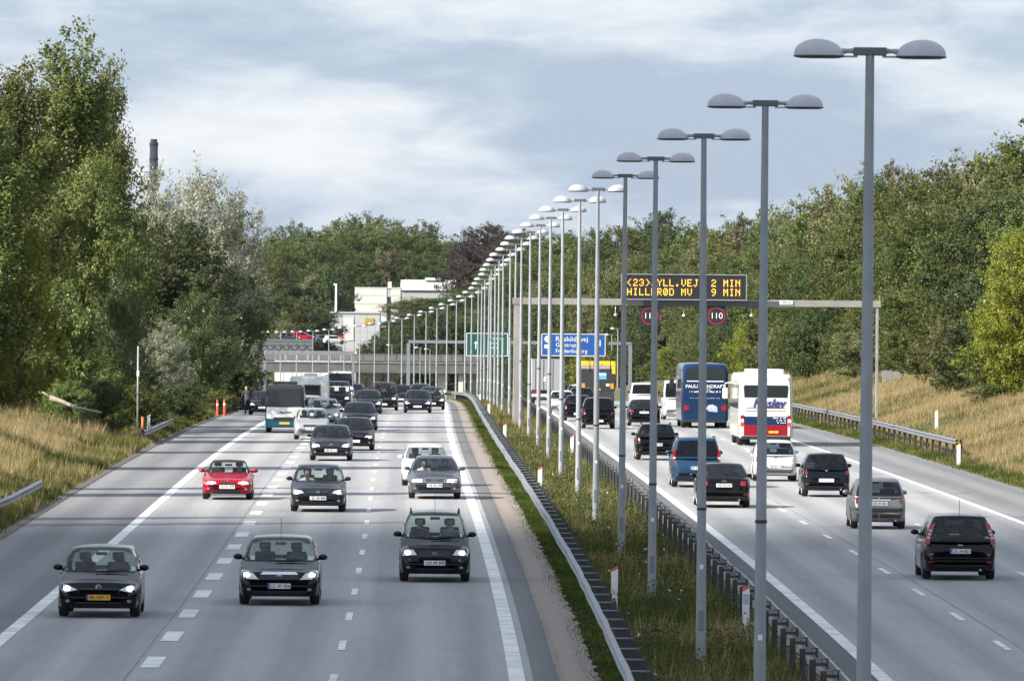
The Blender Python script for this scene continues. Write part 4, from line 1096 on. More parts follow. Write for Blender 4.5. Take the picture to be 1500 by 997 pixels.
car("roadster", "red soft-top roadster in the left lane", "car", 332, 732, RED, kind='roadster', L=4.03, W=1.70, H=1.27, zc=.86, zn=.66, belt=.82, deck=.86, tw=.64, bw=.84, head=[(.42, .53), (.84, .50), (.86, .57), (.78, .62), (.45, .60)], bulb=(.62, .56), grille=[(-.04, .52), (.04, .52), (.03, .53), (-.03, .53)], intake=[(-.52, .22), (.52, .22), (.52, .33), (-.52, .33)], plate='w', plate_z=.43, ptext="SU 51 975", badge=(.645, 'disc', .03), roofm=SOFT, extra=z3_x, mirrors=.93,
    persons=[(1, 1, "driver of the red soft-top roadster")])
car("hatchback", "dark blue-grey hatchback in the middle lane behind the black one", "car", 465, 750, GRYD, L=4.42, W=1.77, H=1.46, head=[(.50, .60), (.86, .55), (.95, .62), (.90, .72), (.60, .68)], bulb=(.74, .63), grille=[(-.40, .60), (.40, .60), (.36, .68), (-.36, .68)], intake=[(-.60, .24), (.60, .24), (.56, .34), (-.56, .34)], plate='w', plate_z=.44, ptext="ZL 40 808", badge=(.635, 'wing', .058),
    persons=[(-1, 2, "front passenger in pale shirt in the dark blue-grey hatchback"), (1, 0, "driver of the dark blue-grey hatchback")])
def audi_x(t, lay, sc_, g):
    lay("grille_frame", sc_([(-.37, .555), (.37, .555), (.42, .70), (-.42, .70)]), CHROME, off_=.004)
    for s in (-1, 1): lay("amber_indicator", sc_([(s * .90 - .05, .56), (s * .90 + .05, .57), (s * .90 + .04, .66), (s * .90 - .05, .67)]), AMBER, off_=.012)
car("saloon", "grey saloon with four-ring badge overlapping the white hatchback", "car", 636, 731, GRYM, kind='sedan', L=4.80, W=1.79, H=1.42, tw=.67, head=[(.44, .56), (.84, .56), (.85, .68), (.47, .68)], bulb=(.66, .62), grille=[(-.34, .575), (.34, .575), (.385, .685), (-.385, .685)], intake=[(-.66, .24), (.66, .24), (.60, .31), (-.60, .31)], plate='w', plate_z=.46, ptext="XE 40 398", badge=(.63, 'rings', .042), lights=True, extra=audi_x,
    persons=[(-1, 2, "front passenger in pale shirt in the grey four-ring saloon"), (1, 0, "driver of the grey four-ring saloon")])
car("hatchback", "white hatchback partly hidden behind the grey saloon", "car", 622, 712, WHT, L=4.0, W=1.70, H=1.46, badge=(.66, 'disc', .05), persons=[(1, 0, "driver of the white hatchback behind the grey saloon")])
car("saloon", "grey saloon in the middle lane overlapping a black one behind", "car", 484, 675, GRYD, kind='sedan', L=4.5, W=1.78, H=1.46, head=[(.50, .58), (.90, .57), (.94, .67), (.86, .72), (.56, .68)], bulb=(.72, .64), plate='w', plate_z=.43, ptext="ZM 48 213", badge=(.655, 'VW', .06), persons=[(1, 1, "driver of the middle-lane grey saloon")])
car("saloon", "black saloon just behind the middle-lane grey saloon", "car", 518, 660, BLK, kind='sedan', L=4.6, W=1.82, H=1.44, head=[(.50, .60), (.90, .56), (.93, .65), (.60, .68)], bulb=(.78, .615), badge=(.64, 'disc', .04))
car("hatchback", "small silver-grey hatchback in front of the teal minibus", "car", 455, 644, SILV, L=3.7, W=1.69, H=1.50, zn=.80, zc=1.02, head=[(.56, .58), (.92, .55), (.95, .76), (.82, .80)], bulb=(.80, .68), grille=[(-.44, .62), (.44, .62), (.44, .72), (-.44, .72)], intake=[(-.55, .30), (.55, .30), (.55, .42), (-.55, .42)], plate='w', plate_z=.53, ptext="SY 30 551")
car("saloon", "black saloon with pale windscreen, middle lane, behind the overlapping pair", "car", 526, 631, BLK, kind='sedan', L=4.8, W=1.84, H=1.46, detail=1, badge=(.66, 'disc', .04))
car("hatchback", "silver hatchback with lit headlights beside the teal minibus", "car", 474, 625, SILV, L=3.9, W=1.69, H=1.50, detail=1, zn=.80)
car("saloon", "black saloon with lit headlights nearest the reserve, far group", "car", 611, 605, BLKB, kind='sedan', L=4.7, W=1.80, H=1.45, detail=1)
car("hatchback", "black hatchback half hidden behind the far black saloon", "car", 632, 600, BLK, L=4.3, W=1.76, H=1.52, detail=1)
car("saloon", "dark saloon ahead of the tall black off-roader", "car", 538, 606, BLKB, kind='sedan', L=4.6, W=1.78, H=1.47, detail=1)
car("off_roader", "tall black off-roader in the far middle lane", "car", 552, 602, BLK, kind='suv', L=4.8, W=1.93, H=1.84, zc=1.16, zn=.95, belt=1.12, tw=.74, head=[(.55, .74), (.92, .74), (.92, .86), (.58, .86)], grille=[(-.46, .70), (.46, .70), (.46, .86), (-.46, .86)], detail=1, d=560, off=-7.9)
car("van", "black van with a white van behind it, far left lane", "van", 494, 601, BLK, kind='van', L=4.9, W=1.90, H=1.92, zc=1.25, zn=1.02, belt=1.2, tw=.80, head=[(.55, .78), (.92, .78), (.92, .92), (.62, .92)], detail=1, d=552, off=-10.9)
car("van", "white van roof showing above the black van", "van", 488, 592, WHT, kind='van', L=5.4, W=1.95, H=2.45, zc=1.35, zn=1.05, belt=1.3, tw=.84, detail=0, d=600, off=-11.2)
car("saloon", "small dark car between the vans and the off-roader", "car", 521, 596, BLKB, kind='sedan', L=4.5, W=1.75, H=1.46, detail=0, d=640, off=-10.6)
car("saloon", "distant dark saloon to the right of the off-roader", "car", 586, 595, BLK, kind='sedan', L=4.5, W=1.75, H=1.46, detail=0, d=622, off=-7.0)
car("hatchback", "tiny red car between the off-roader and the distant saloon", "car", 572, 590, DKRED, L=4.1, W=1.72, H=1.46, detail=0, d=690, off=-8.6)
car("estate_car", "grey car roof behind the far black saloon", "car", 605, 590, GRYD, kind='estate', L=4.6, W=1.76, H=1.5, detail=0, d=640, off=-5.6)
pk = car("stopped_saloon", "dark saloon stopped on the left hard shoulder", "car", 380, 608, BLKB, kind='sedan', L=4.6, W=1.76, H=1.45, detail=1, d=520, off=-15.0, lights=False, plate_z=.45, ptext="PD 22 104")
# -- open door of the stopped car and the person beside it
mb = MB(); mb.box(-1.0, 0, -.03, .03, .25, .92, bev=.02); dr = mb.build("open_door", BLKB, pk, loc=(-.88, -.35, 0)); dr.rotation_euler = (0, 0, R(8))
mb = MB(); mb.box(-.95, -.04, -.02, .02, .93, 1.28); mb.build("door_window", GLASS_DARK, dr)
J = [(0, 0, .98, .15, .11), (0, -.08, 1.2, .16, .11), (0, -.14, 1.42, .17, .10), (0, -.19, 1.52, .055), (0, -.22, 1.60, .075, .085), (0, -.23, 1.68, .08, .09), (0, -.22, 1.76, .05),
     (.20, -.14, 1.40, .055), (.27, -.22, 1.14, .045), (.22, -.45, 1.02, .035), (.21, -.53, 1.0, .04), (-.20, -.14, 1.40, .055), (-.26, -.20, 1.13, .045), (-.20, -.43, 1.04, .035), (-.19, -.51, 1.03, .04),
     (.10, .02, .90, .10), (.12, .0, .50, .07), (.13, .06, .10, .05), (.13, -.10, .045, .045), (-.10, .02, .90, .10), (-.14, -.04, .50, .07), (-.16, .05, .10, .05), (-.16, -.11, .045, .045)]
E_ = [(0, 1), (1, 2), (2, 3), (3, 4), (4, 5), (5, 6), (2, 7), (7, 8), (8, 9), (9, 10), (2, 11), (11, 12), (12, 13), (13, 14), (0, 15), (15, 16), (16, 17), (17, 18), (0, 19), (19, 20), (20, 21), (21, 22)]
def spm(c): return 3 if c.z < .09 else 0 if c.z < .98 else (2 if c.z > 1.71 else 1 if c.z > 1.55 or (c.y < -.45) else 4)
o = link("person", skin_body("person", J, E_, [CLOTHD, SKIN, HAIRM, BLACKPL, mat('charcoal_jacket', (.055, .058, .062), .85)], spm)); tag(o, "person in dark clothes leaning by the stopped car's open door", "person")
o.location = P(-15.95, 520.6, .0); o.rotation_euler = (0, 0, R(180 + 20))

# -- outbound side, seen from behind
def cmax_x(t, lay, sc_, g):
    G_ = g
    # tall light units up the rear pillars
    for s in (-1, 1):
        mb = MB(); pts = []
        for k in range(7):
            v = k / 6; z = .88 + v * .52; x = s * (G_['hw'] * (.90 - .17 * v ** 1.3)); y = G_['yr0'] + .02 - .13 * v
            pts.append((x, y, z))
        vs = []; 
        for (x, y, z) in pts: vs += [(x - .06, y + .045, z), (x + .06, y + .02, z), (x + .06, y - .08, z), (x - .06, y - .08, z)]
        fs = []
        for k in range(6):
            for q in range(4): fs.append((k * 4 + q, k * 4 + (q + 1) % 4, k * 4 + 4 + (q + 1) % 4, k * 4 + 4 + q))
        fs += [(3, 2, 1, 0), (24, 25, 26, 27)]
        mb.add(vs, fs); mb.build("tail_light", TAIL, t)
        mb = MB()
        for k in (2, 3, 4): x, y, z = pts[k]; mb.box(x - .035, x + .035, y + .03, y + .052, z - .03, z + .03)
        mb.build("clear_lens", TAILW, t)
car("people_carrier", "black people carrier with tall red rear lights at bottom right", "car", 1406, 850, BLK, kind='mpv', L=4.37, W=1.84, H=1.60, rear=True, zc=1.04, zn=.8, belt=.98, deck=.98, tw=.70, bw=.93, tail=[(.72, .62), (.90, .62), (.90, .66), (.72, .66)], plate='eu', plate_z=.72, ptext="CG 24 821", badge=(.87, 'word', .035), antenna=True, extra=cmax_x)
def getz_x(t, lay, sc_, g):
    lay("bumper_strip", sc_([(-.92, .54), (.92, .54), (.92, .63), (-.92, .63)]), BLACKPL, rr=True, off_=.012)
    lay("silver_trim", sc_([(-.42, .86), (.42, .86), (.42, .90), (-.42, .90)]), WSIL, rr=True, off_=.014)
    mb = MB(); mb.tube([(0, g['L'] / 2 - .1, .33), (0, g['L'] / 2 + .12, .33), (0, g['L'] / 2 + .13, .40)], .025, 8); mb.ball((0, g['L'] / 2 + .13, .42), (.03, .03, .03), 8, 6); mb.build("tow_hook", mat("rusty_red", (.25, .05, .04), .7), t)
car("hatchback", "bronze-silver hatchback with tow hook behind the nearest lamp pole", "car", 1287, 775, BRNZ, L=3.83, W=1.67, H=1.50, rear=True, tail=[(.74, .78), (.95, .74), (.97, .90), (.74, .95)], plate='w', plate_z=.76, ptext="CE 29 421", badge=(.92, 'disc', .03), extra=getz_x)
car("hatchback", "black hatchback with white number plate in the middle outbound lane", "car", 1210, 728, BLKB, L=3.7, W=1.69, H=1.50, rear=True, tail=[(.76, .80), (.93, .72), (.95, .92), (.86, .98)], plate='w', plate_z=.58, badge=(.93, 'disc', .045), antenna=True)
car("hatchback", "pale silver hatchback behind the second lamp pole, ahead of the white coach", "car", 1135, 705, WSIL, L=3.75, W=1.69, H=1.53, rear=True, tail=[(.76, .76), (.96, .72), (.96, .92), (.88, 1.0)], plate='w', plate_z=.56, ptext="VB 42 118", badge=(.90, 'disc', .035), antenna=True)
car("saloon", "black saloon with red rear lights behind the third lamp pole", "car", 1060, 744, BLK, kind='sedan', L=4.58, W=1.77, H=1.43, rear=True, deck=1.0, tail=[(.60, .74), (.95, .72), (.95, .86), (.62, .88)], tailmat=TAIL, plate='w', plate_z=.74, ptext="XZ 92 347", badge=(.88, 'rings', .028))
def berl_x(t, lay, sc_, g):
    lay("bumper_bar", sc_([(-.85, .34), (.85, .34), (.85, .42), (-.85, .42)]), BLACKPL, rr=True, off_=.02)
    for s in (-1, 1):
        mb = MB(); x = s * g['hw'] * .90; mb.box(x - .055, x + .055, g['yr0'] - .1, g['yr0'] + .045, 1.10, 1.36, bev=.02); mb.build("upper_tail_light", TAIL, t)
        mb = MB(); mb.box(x - .05, x + .05, g['yr0'] - .05, g['yr0'] + .05, 1.03, 1.10, bev=.012); mb.build("clear_lens", TAILW, t)
car("leisure_van", "blue leisure van with roof rails behind a lamp pole", "car", 1020, 714, BLU, kind='mpv', L=4.38, W=1.81, H=1.80, rear=True, zc=1.15, zn=.9, belt=1.08, deck=1.08, tw=.76, bw=.95, tail=[(.80, .80), (.96, .78), (.96, 1.02), (.82, 1.03)], plate='eu', plate_z=.70, ptext="ZK 51 080", rails=True, glass=GLASS_DARK, extra=berl_x)
car("estate_car", "small black estate with round red lights, inner outbound lane", "car", 961, 674, BLK, kind='estate', L=4.15, W=1.75, H=1.53, rear=True, tail=[(.78, .72), (.96, .70), (.97, .90), (.84, .98)], plate='w', plate_z=.66, ptext="AH 30 922", badge=(.90, 'disc', .03), rails=True)
car("saloon", "black saloon following the white van, far outbound lane", "car", 943, 624, BLK, kind='sedan', L=4.84, W=1.85, H=1.47, rear=True, deck=1.02, tail=[(.62, .76), (.95, .74), (.95, .90), (.66, .90)], plate='w', plate_z=.76, badge=(.9, 'disc', .03), detail=1)
car("van", "white van with dark rear window ahead of the black saloon", "van", 943, 604, WHT, kind='van', L=4.9, W=1.90, H=1.95, rear=True, zc=1.25, zn=1.02, belt=1.2, deck=1.2, tw=.82, bw=.95, tail=[(.82, .72), (.96, .72), (.96, 1.02), (.84, 1.02)], detail=1, glass=GLASS_DARK, plate_z=.85)
car("hatchback", "black car with lit red lights at the left of a dark pair", "car", 848, 621, BLK, L=4.2, W=1.76, H=1.5, rear=True, detail=1, d=500, off=3.9)
car("off_roader", "black estate-like off-roader at the right of a dark pair", "car", 872, 628, BLK, kind='suv', L=4.6, W=1.83, H=1.66, rear=True, zc=1.06, zn=.85, belt=1.03, deck=1.03, tw=.74, detail=1, d=462, off=4.35, glass=GLASS_DARK)
car("hatchback", "pale silver-blue hatchback beside the grey lorry trailer", "car", 823, 607, WSIL, L=4.0, W=1.72, H=1.5, rear=True, detail=1, d=545, off=3.6, tail=[(.78, .76), (.96, .72), (.96, .92), (.86, 1.05)])
car("estate_car", "dark estate below the yellow truck", "car", 850, 598, GRYD, kind='estate', L=4.6, W=1.8, H=1.5, rear=True, detail=1, d=590, off=5.6)
car("hatchback", "white car roof showing between lorry trailer and truck", "car", 845, 592, WHT, L=4.0, W=1.72, H=1.55, rear=True, detail=0, d=640, off=6.2)

# -- parked cars above the far wall
for k, (x, y, pm_) in enumerate([(424, 500, GRYD), (443, 499, RED), (466, 503, BLU), (477, 503, GRYM), (489, 504, WHT)]):
    p = at_depth(x, y, 1446)
    t = car("parked_car", ["dark grey car parked leftmost above the far wall", "bright red car parked above the far wall", "blue car parked above the far wall", "grey car parked above the far wall", "white car parked above the far wall"][k], "car", x, y, pm_, L=4.2, detail=0, d=1330, off=0, group="cars parked above the far wall", plate=None, rim=False)
    t.matrix_world = Matrix.Translation(p) @ Matrix.Rotation(R(70 + 9 * k), 4, 'Z')

# ------------------------------------------------------------------ large vehicles
def big_body(L, W, H, z0, m_, parent, r=.16, name="body", inset=.06):
    rings = []
    for (q, sx_, z1) in ((0, .90, H - .22), (.006, .97, H - .10), (.02, 1.0, H - .03), (.06, 1.0, H), (.94, 1.0, H), (.98, 1.0, H - .03), (.994, .97, H - .10), (1, .90, H - .22)):
        hw = W / 2 * sx_; y = -L / 2 + q * L; zb_ = z0 + (1 - sx_) * .6; half = [(0, zb_), (hw * .94, zb_), (hw, zb_ + .10), (hw, zb_ + .6), (hw * .995, z1 * .6), (hw * .975, z1 - r * 1.6), (hw * .95, z1 - r * .7), (hw * .88, z1 - r * .15), (hw * .6, z1), (0, z1 + .02)]
        rings.append([(x, y, z) for x, z in half] + [(-x, y, z) for x, z in half[-2:0:-1]])
    n_ = len(rings[0]); vs = [p_ for r_ in rings for p_ in r_]; fs = []
    for i in range(len(rings) - 1):
        for k in range(n_): fs.append((i * n_ + k, i * n_ + (k + 1) % n_, (i + 1) * n_ + (k + 1) % n_, (i + 1) * n_ + k))
    fs.append(tuple(range(n_))); fs.append(tuple(range((len(rings) - 1) * n_, len(rings) * n_))[::-1])
    mb = MB(); mb.add(vs, fs); ob = mb.build(name, m_, parent, True)
    for p_ in ob.data.polygons:
        if len(p_.vertices) > 4 or abs(p_.normal.y) > .9: p_.use_smooth = False
    return BVHTree.FromPolygons([Vector(v) for v in vs], fs)
_mb = MB(); _mb.lathe([(.30, -.14), (.45, -.14), (.49, -.11), (.50, -.04), (.50, .04), (.49, .11), (.45, .14), (.30, .14)], 24, 'X'); TYREB = _mb.mesh("tyre", RUBBER, True)
_mb = MB(); _mb.lathe([(.05, -.10), (.29, -.10), (.31, -.138), (.31, .138), (.29, .10), (.05, .10)], 18, 'X'); RIMB = _mb.mesh("rim", RIM)
def big_wheels(t, W, ys, dual=()):
    for y in ys:
        for s in (-1, 1):
            w_ = thing_part("wheel", t, (s * (W / 2 - .17), y, .5)); link("tyre", TYREB, w_); link("rim", RIMB, w_)
            if y in dual:
                w_ = thing_part("wheel", t, (s * (W / 2 - .50), y, .5)); link("tyre", TYREB, w_)
def fine_print(t, x0, x1, z, h, y, m_, seed, rear=True):
    """a line of lettering too small to read in the photo"""
    r2 = random.Random(seed); mb = MB(); x = x0
    while x < x1:
        w_ = r2.uniform(.03, .07); mb.box(x, x + w_, y - .003, y + .003, z, z + h * r2.choice((.7, 1, 1))); x += w_ + r2.choice((.02, .02, .02, .09))
    mb.build("small_lettering", m_, t)
COACHW = paint("coach_white_paint", (.60, .60, .56), 0); BANDB = paint("coach_blue_band", (.010, .026, .085), 0); BANDR = paint("coach_red_band", (.27, .006, .016), 0); LOGOB = mat("logo_blue", (.02, .03, .16), .5); LINEK = mat("logo_black", (.03, .03, .04), .5)
COGLASS = mat("coach_glass", (.018, .022, .026), .06, coat=.6)
def side_panes(t, W, ys, z0, z1, tilt=.985):
    for s in (-1, 1):
        for (a, b) in ys:
            x = s * W / 2
            mb = MB(); mb.add([(x * .992, a, z0), (x * .992, b, z0), (x * .965, b, z1), (x * .965, a, z1), (x * 1.006, a, z0), (x * 1.006, b, z0), (x * .985, b, z1), (x * .985, a, z1)], [(0, 1, 2, 3), (7, 6, 5, 4), (0, 4, 5, 1), (1, 5, 6, 2), (2, 6, 7, 3), (3, 7, 4, 0)]); mb.build("side_window", COGLASS, t)
def coach(white):
    L, W, H = 12.0, 2.55, 3.42 if white else 3.55
    d, off = ground_at(1121, 653) if white else ground_at(1032, 627)
    t = thing("coach", "white coach with blue and red tail bands in the right-hand lane" if white else "navy blue coach with white lettering on its tail", "coach", group="touring coaches")
    pm_ = COACHW if white else NAVY
    bvh = big_body(L, W, H, .34, pm_, t, r=.22)
    lay = lambda nm, poly, m_, par=t, off_=.008, rr=True: link(nm, patch_mesh(bvh, poly, m_, rr, off_, .2), par)
    y = L / 2 + .02
    big_wheels(t, W, (-3.4, 2.9, 4.2), (2.9,))
    side_panes(t, W, [(-5.4 + k * 1.75, -5.4 + k * 1.75 + 1.68) for k in range(6)], 1.75, 2.85)
    mb = MB(); mb.box(-1.15, 1.15, L / 2 - .5, L / 2 + .03, .30, .46, bev=.03); mb.build("bumper", BLACKPL, t)
    for s in (-1, 1):
        mb = MB(); mb.tube([(s * 1.15, -L / 2 + .1, 2.9), (s * 1.5, -L / 2 - .15, 2.85), (s * 1.5, -L / 2 - .15, 2.6)], .03, 6); mb.box(s * 1.5 - .13, s * 1.5 + .13, -L / 2 - .22, -L / 2 - .08, 2.1, 2.62, bev=.04); mb.build("mirror", BLACKPL if not white else COACHW, t)
    if white:
        lay("rear_window", [(-1.02, 2.28), (1.02, 2.28), (1.06, 2.80), (1.0, 2.86), (-1.0, 2.86), (-1.06, 2.80)], COGLASS)
        mb = MB(); mb.box(-.86, .86, L / 2 - 5.2, L / 2 - .25, H - .1, H + .20, bev=.09); mb.build("roof_pod", COACHW, t)
        lay("blue_band", [(-1.2, .98), (1.2, .98), (1.2, 1.38), (-1.2, 1.38)], BANDB); lay("red_band", [(-1.2, .48), (1.2, .48), (1.2, .974), (-1.2, .974)], BANDR)
        for s in (-1, 1):
            mb = MB(); mb.box(s * 1.278 - .004, s * 1.278 + .004, 4.85, L / 2 - .25, .52, .98); mb.build("side_red_band", BANDR, t)
            for z0, m_ in ((1.28, TAIL), (1.10, TAILW), (.93, BRAKE)):
                mb = MB(); mb.box(s * 1.12 - .09, s * 1.12 + .09, L / 2 - .04, L / 2 + .03, z0, z0 + .16, bev=.02); mb.build("tail_light", m_, t)
            lay("stripe", [(-.96 if s < 0 else -.9, 1.70 + .07 * s), (.96 if s < 0 else .92, 1.70 + .07 * s), (.96, 1.72 + .07 * s), (-.96, 1.72 + .07 * s)], LINEK)
        text("Haslev", .56, LOGOB, t, (-.12, y + .006, 2.0), rear=True, italic=.3, bold=.014)
        lay("underline", [(-.80, 1.80), (.02, 1.80), (.02, 1.828), (-.80, 1.828)], BANDR)
        for q in range(3): fine_print(t, -.95, -.95 + .62 - .1 * q, 1.29 - q * .11, .06, y, PLATEW, q)
        mb = MB(); mb.box(-.60, -.14, y, y + .012, .60, .71); mb.build("number_plate", PLATEY, t)
        lay("engine_grille", [(.35, 1.18), (1.0, 1.18), (1.0, 1.32), (.35, 1.32)], BANDB, off_=.016)
    else:
        lay("rear_window", [(-1.02, 2.62), (1.02, 2.62), (1.02, 3.22), (.96, 3.30), (-.96, 3.30), (-1.02, 3.22)], COGLASS)
        lay("white_rim", [(-1.0, 2.545), (1.0, 2.545), (1.02, 2.60), (-1.02, 2.60)], PLATEW)
        text("PAULI FERNDRAFT", .26, PLATEW, t, (0, y, 2.28), rear=True, bold=.004)
        fine_print(t, -.84, .84, 1.96, .08, y, PLATEW, 11); fine_print(t, -.80, .82, 1.62, .05, y, mat("faint_blue_print", (.25, .34, .48), .5), 12); fine_print(t, -.3, .1, 2.10, .04, y, PLATEW, 13)
        for s in (-1, 1): lay("tail_light", [(s * 1.16, .95), (s * 1.16, 1.30), (s * .90, 1.22), (s * .86, 1.02)][::1 if s < 0 else -1], TAIL, off_=.02)
        lay("grey_artwork", [(-.70, .88), (-.20, .92), (-.06, 1.08), (-.18, 1.26), (-.42, 1.30), (-.66, 1.18)], mat("grey_blue_artwork", (.22, .32, .46), .5, var=(3, .9, (.55, .6, .66))))
        mb = MB(); mb.box(-.08, .14, y + .02, y + .034, .98, 1.08); mb.build("number_plate", PLATEY, t)
        for s in (-1, 1):
            mb = MB(); mb.box(s * 1.26 - .03, s * 1.26 + .0, 5.3, 5.75, .6, 3.1, bev=.01); mb.build("corner_trim", SILV, t)
            mb = MB(); mb.box(s * 1.285 - .004, s * 1.285 + .004, -5.2, 5.2, .55, 1.7); mb.build("side_panel", GRYM, t)
    place(t, d + L / 2, off, True)
coach(True); coach(False)
# -- teal and white minibus coming towards the camera
L, W, H = 6.0, 1.96, 2.48
TEAL = paint("teal_paint", (.01, .085, .13), .1); DGREY = paint("charcoal_paint", (.035, .036, .04), 0)
t = thing("minibus", "minibus with white nose, teal bumper and charcoal roof in the left lane", "minibus")
bvh = big_body(L, W, H, .30, DGREY, t, r=.2)
lay = lambda nm, poly, m_, par=t, off_=.008: link(nm, patch_mesh(bvh, poly, m_, False, off_, .12), par)
mb = MB(); mb.box(-W / 2 + .02, W / 2 - .02, -L / 2 - .18, -L / 2 + .3, .28, .78, bev=.10); mb.build("bumper", TEAL, t)
mb = MB(); mb.add([(-.93, -L / 2 - .17, .78), (.93, -L / 2 - .17, .78), (.90, -L / 2 - .02, 1.30), (-.90, -L / 2 - .02, 1.30), (-.95, -L / 2 + .2, .78), (.95, -L / 2 + .2, .78), (.92, -L / 2 + .25, 1.30), (-.92, -L / 2 + .25, 1.30)], [(0, 1, 2, 3), (3, 2, 6, 7), (1, 5, 6, 2), (4, 0, 3, 7)]); mb.build("bonnet", COACHW, t)
lay("windscreen_surround", [(-.90, 1.28), (.90, 1.28), (.86, 2.22), (-.86, 2.22)], BLACKPL); lay("windscreen", [(-.84, 1.33), (.84, 1.33), (.79, 2.16), (-.79, 2.16)], COGLASS, off_=.016)
mb = MB(); mb.box(-.52, .52, -L / 2 - .185, -L / 2 - .15, .62, .80, bev=.02); mb.build("grille", BLACKPL, t)
for s in (-1, 1):
    mb = MB(); mb.add([(s * .55, -L / 2 - .19, .72), (s * .92, -L / 2 - .16, .70), (s * .92, -L / 2 - .13, .92), (s * .60, -L / 2 - .17, .86)], [(0, 1, 2, 3) if s > 0 else (3, 2, 1, 0)]); h_ = mb.build("headlight", LENS, t)
    mb = MB(); mb.ball((s * .78, -L / 2 - .18, .80), (.07, .02, .05), 10, 6); mb.build("bulb", BULB, h_)
    mb = MB(); mb.box(s * 1.12 - .09, s * 1.12 + .09, -L / 2 + .25, -L / 2 + .40, 1.35, 1.72, bev=.04); mb.tube([(s * .95, -L / 2 + .35, 1.5), (s * 1.08, -L / 2 + .32, 1.5)], .03, 6); mb.build("mirror", BLACKPL, t)
mb = MB(); mb.box(-.62, .62, -L / 2 + .3, -L / 2 + 1.4, H - .02, H + .13, bev=.06); mb.build("roof_pod", BLACKPL, t)
mb = MB(); mb.box(-.26, .26, -L / 2 - .20, -L / 2 - .185, .44, .55); mb.build("number_plate", PLATEY, t)
text("daysfort", .17, LOGOB, t, (.05, -L / 2 - .125, 1.05), bold=.004).rotation_euler = (R(74), 0, 0)
side_panes(t, W, [(-1.9 + k * 1.25, -.75 + k * 1.25) for k in range(4)], 1.35, 2.05)
for y in (-1.9, 1.9):
    for s in (-1, 1): w_ = thing_part("wheel", t, (s * (W / 2 - .14), y, .312)); link("tyre", TYRE, w_); link("rim", RIMM, w_)
d, off = ground_at(416, 634); place(t, d + L / 2, off)
# -- caravan and its tow car
car("estate_car", "silver estate towing the white caravan, half hidden by the minibus", "car", 455, 620, SILV, kind='estate', L=4.6, W=1.76, H=1.55, d=472, off=-11.55, detail=1)
L, W, H = 5.6, 2.25, 2.55
t = thing("caravan", "white touring caravan with dark front window behind the minibus", "caravan")
bvh = big_body(L, W, H, .45, WHT, t, r=.10)
lay = lambda nm, poly, m_, off_=.008: link(nm, patch_mesh(bvh, poly, m_, False, off_, .15), t)
lay("front_window", [(-.78, 1.45), (.62, 1.45), (.60, 2.02), (-.76, 2.02)], COGLASS); lay("window_seal", [(-.84, 1.40), (.68, 1.40), (.66, 2.07), (-.82, 2.07)], GRYM, .003); lay("gas_locker", [(-.6, .6), (.6, .6), (.6, 1.1), (-.6, 1.1)], mat("locker_white", (.7, .7, .7), .5))
mb = MB(); mb.box(-.3, .45, -1.6, -.6, H, H + .16, bev=.05); mb.build("roof_light", WHITEP, t)
mb = MB(); mb.tube([(0, -L / 2 - 1.2, .45), (.5, -L / 2 + .2, .5)], .05, 6); mb.tube([(0, -L / 2 - 1.2, .45), (-.5, -L / 2 + .2, .5)], .05, 6); mb.build("drawbar", GALV, t)
for s in (-1, 1): w_ = thing_part("wheel", t, (s * (W / 2 - .14), .2, .312)); link("tyre", TYRE, w_); link("rim", RIMM, w_)
place(t, 490, -11.7)
# -- grey lorry trailer
L, W, H = 13.2, 2.5, 3.62
t = thing("lorry_trailer", "tall grey curtain-sided lorry trailer in the far inner lane", "lorry")
CURT = mat("trailer_curtain", (.60, .60, .58), .6, bump=(2.5, .3, .05)); TRG = mat("trailer_door_grey", (.33, .34, .35), .5, .2)
mb = MB(); mb.box(-W / 2, W / 2, -L / 2, L / 2 - .06, 1.1, H, bev=.04); mb.build("box", CURT, t)
for s in (-1, 1): mb = MB(); mb.box(s * .62 - .585, s * .62 + .585, L / 2 - .06, L / 2, 1.15, H - .15, bev=.02); mb.build("rear_door", TRG, t)
for x in (-.95, -.35, .35, .95):
    mb = MB(); mb.tube([(x, L / 2 + .03, 1.2), (x, L / 2 + .03, H - .2)], .022, 6); mb.build("lock_rod", GALV, t)
mb = MB(); mb.box(-W / 2, W / 2, L / 2 - .05, L / 2 + .03, H - .13, H + .02); mb.build("top_rail", BLACKPL, t)
mb = MB(); mb.box(-1.2, 1.2, L / 2 - .12, L / 2 - .02, .62, .82); mb.build("bumper_bar", PLATEW, t)
for s in (-1, 1): mb = MB(); mb.box(s * .95 - .2, s * .95 + .2, L / 2 - .02, L / 2 + .04, .88, 1.05); mb.build("tail_light", TAIL, t)
mb = MB(); mb.box(.1, .35, L / 2 + .005, L / 2 + .02, 1.75, 2.1); mb.build("door_label", PLATEW, t)
mb = MB(); mb.box(-1.1, 1.1, -L / 2 + .5, L / 2 - .3, .85, 1.12); mb.build("chassis", DARKMET, t)
mb = MB(); mb.box(-1.22, 1.22, -L / 2 - 2.4, -L / 2 - .5, .6, 3.3, bev=.15); mb.build("cab", WHT, t)
big_wheels(t, W, (2.2, 3.5, 4.8, -5.0, -8.2))
place(t, 640 + L / 2, 3.95, True)
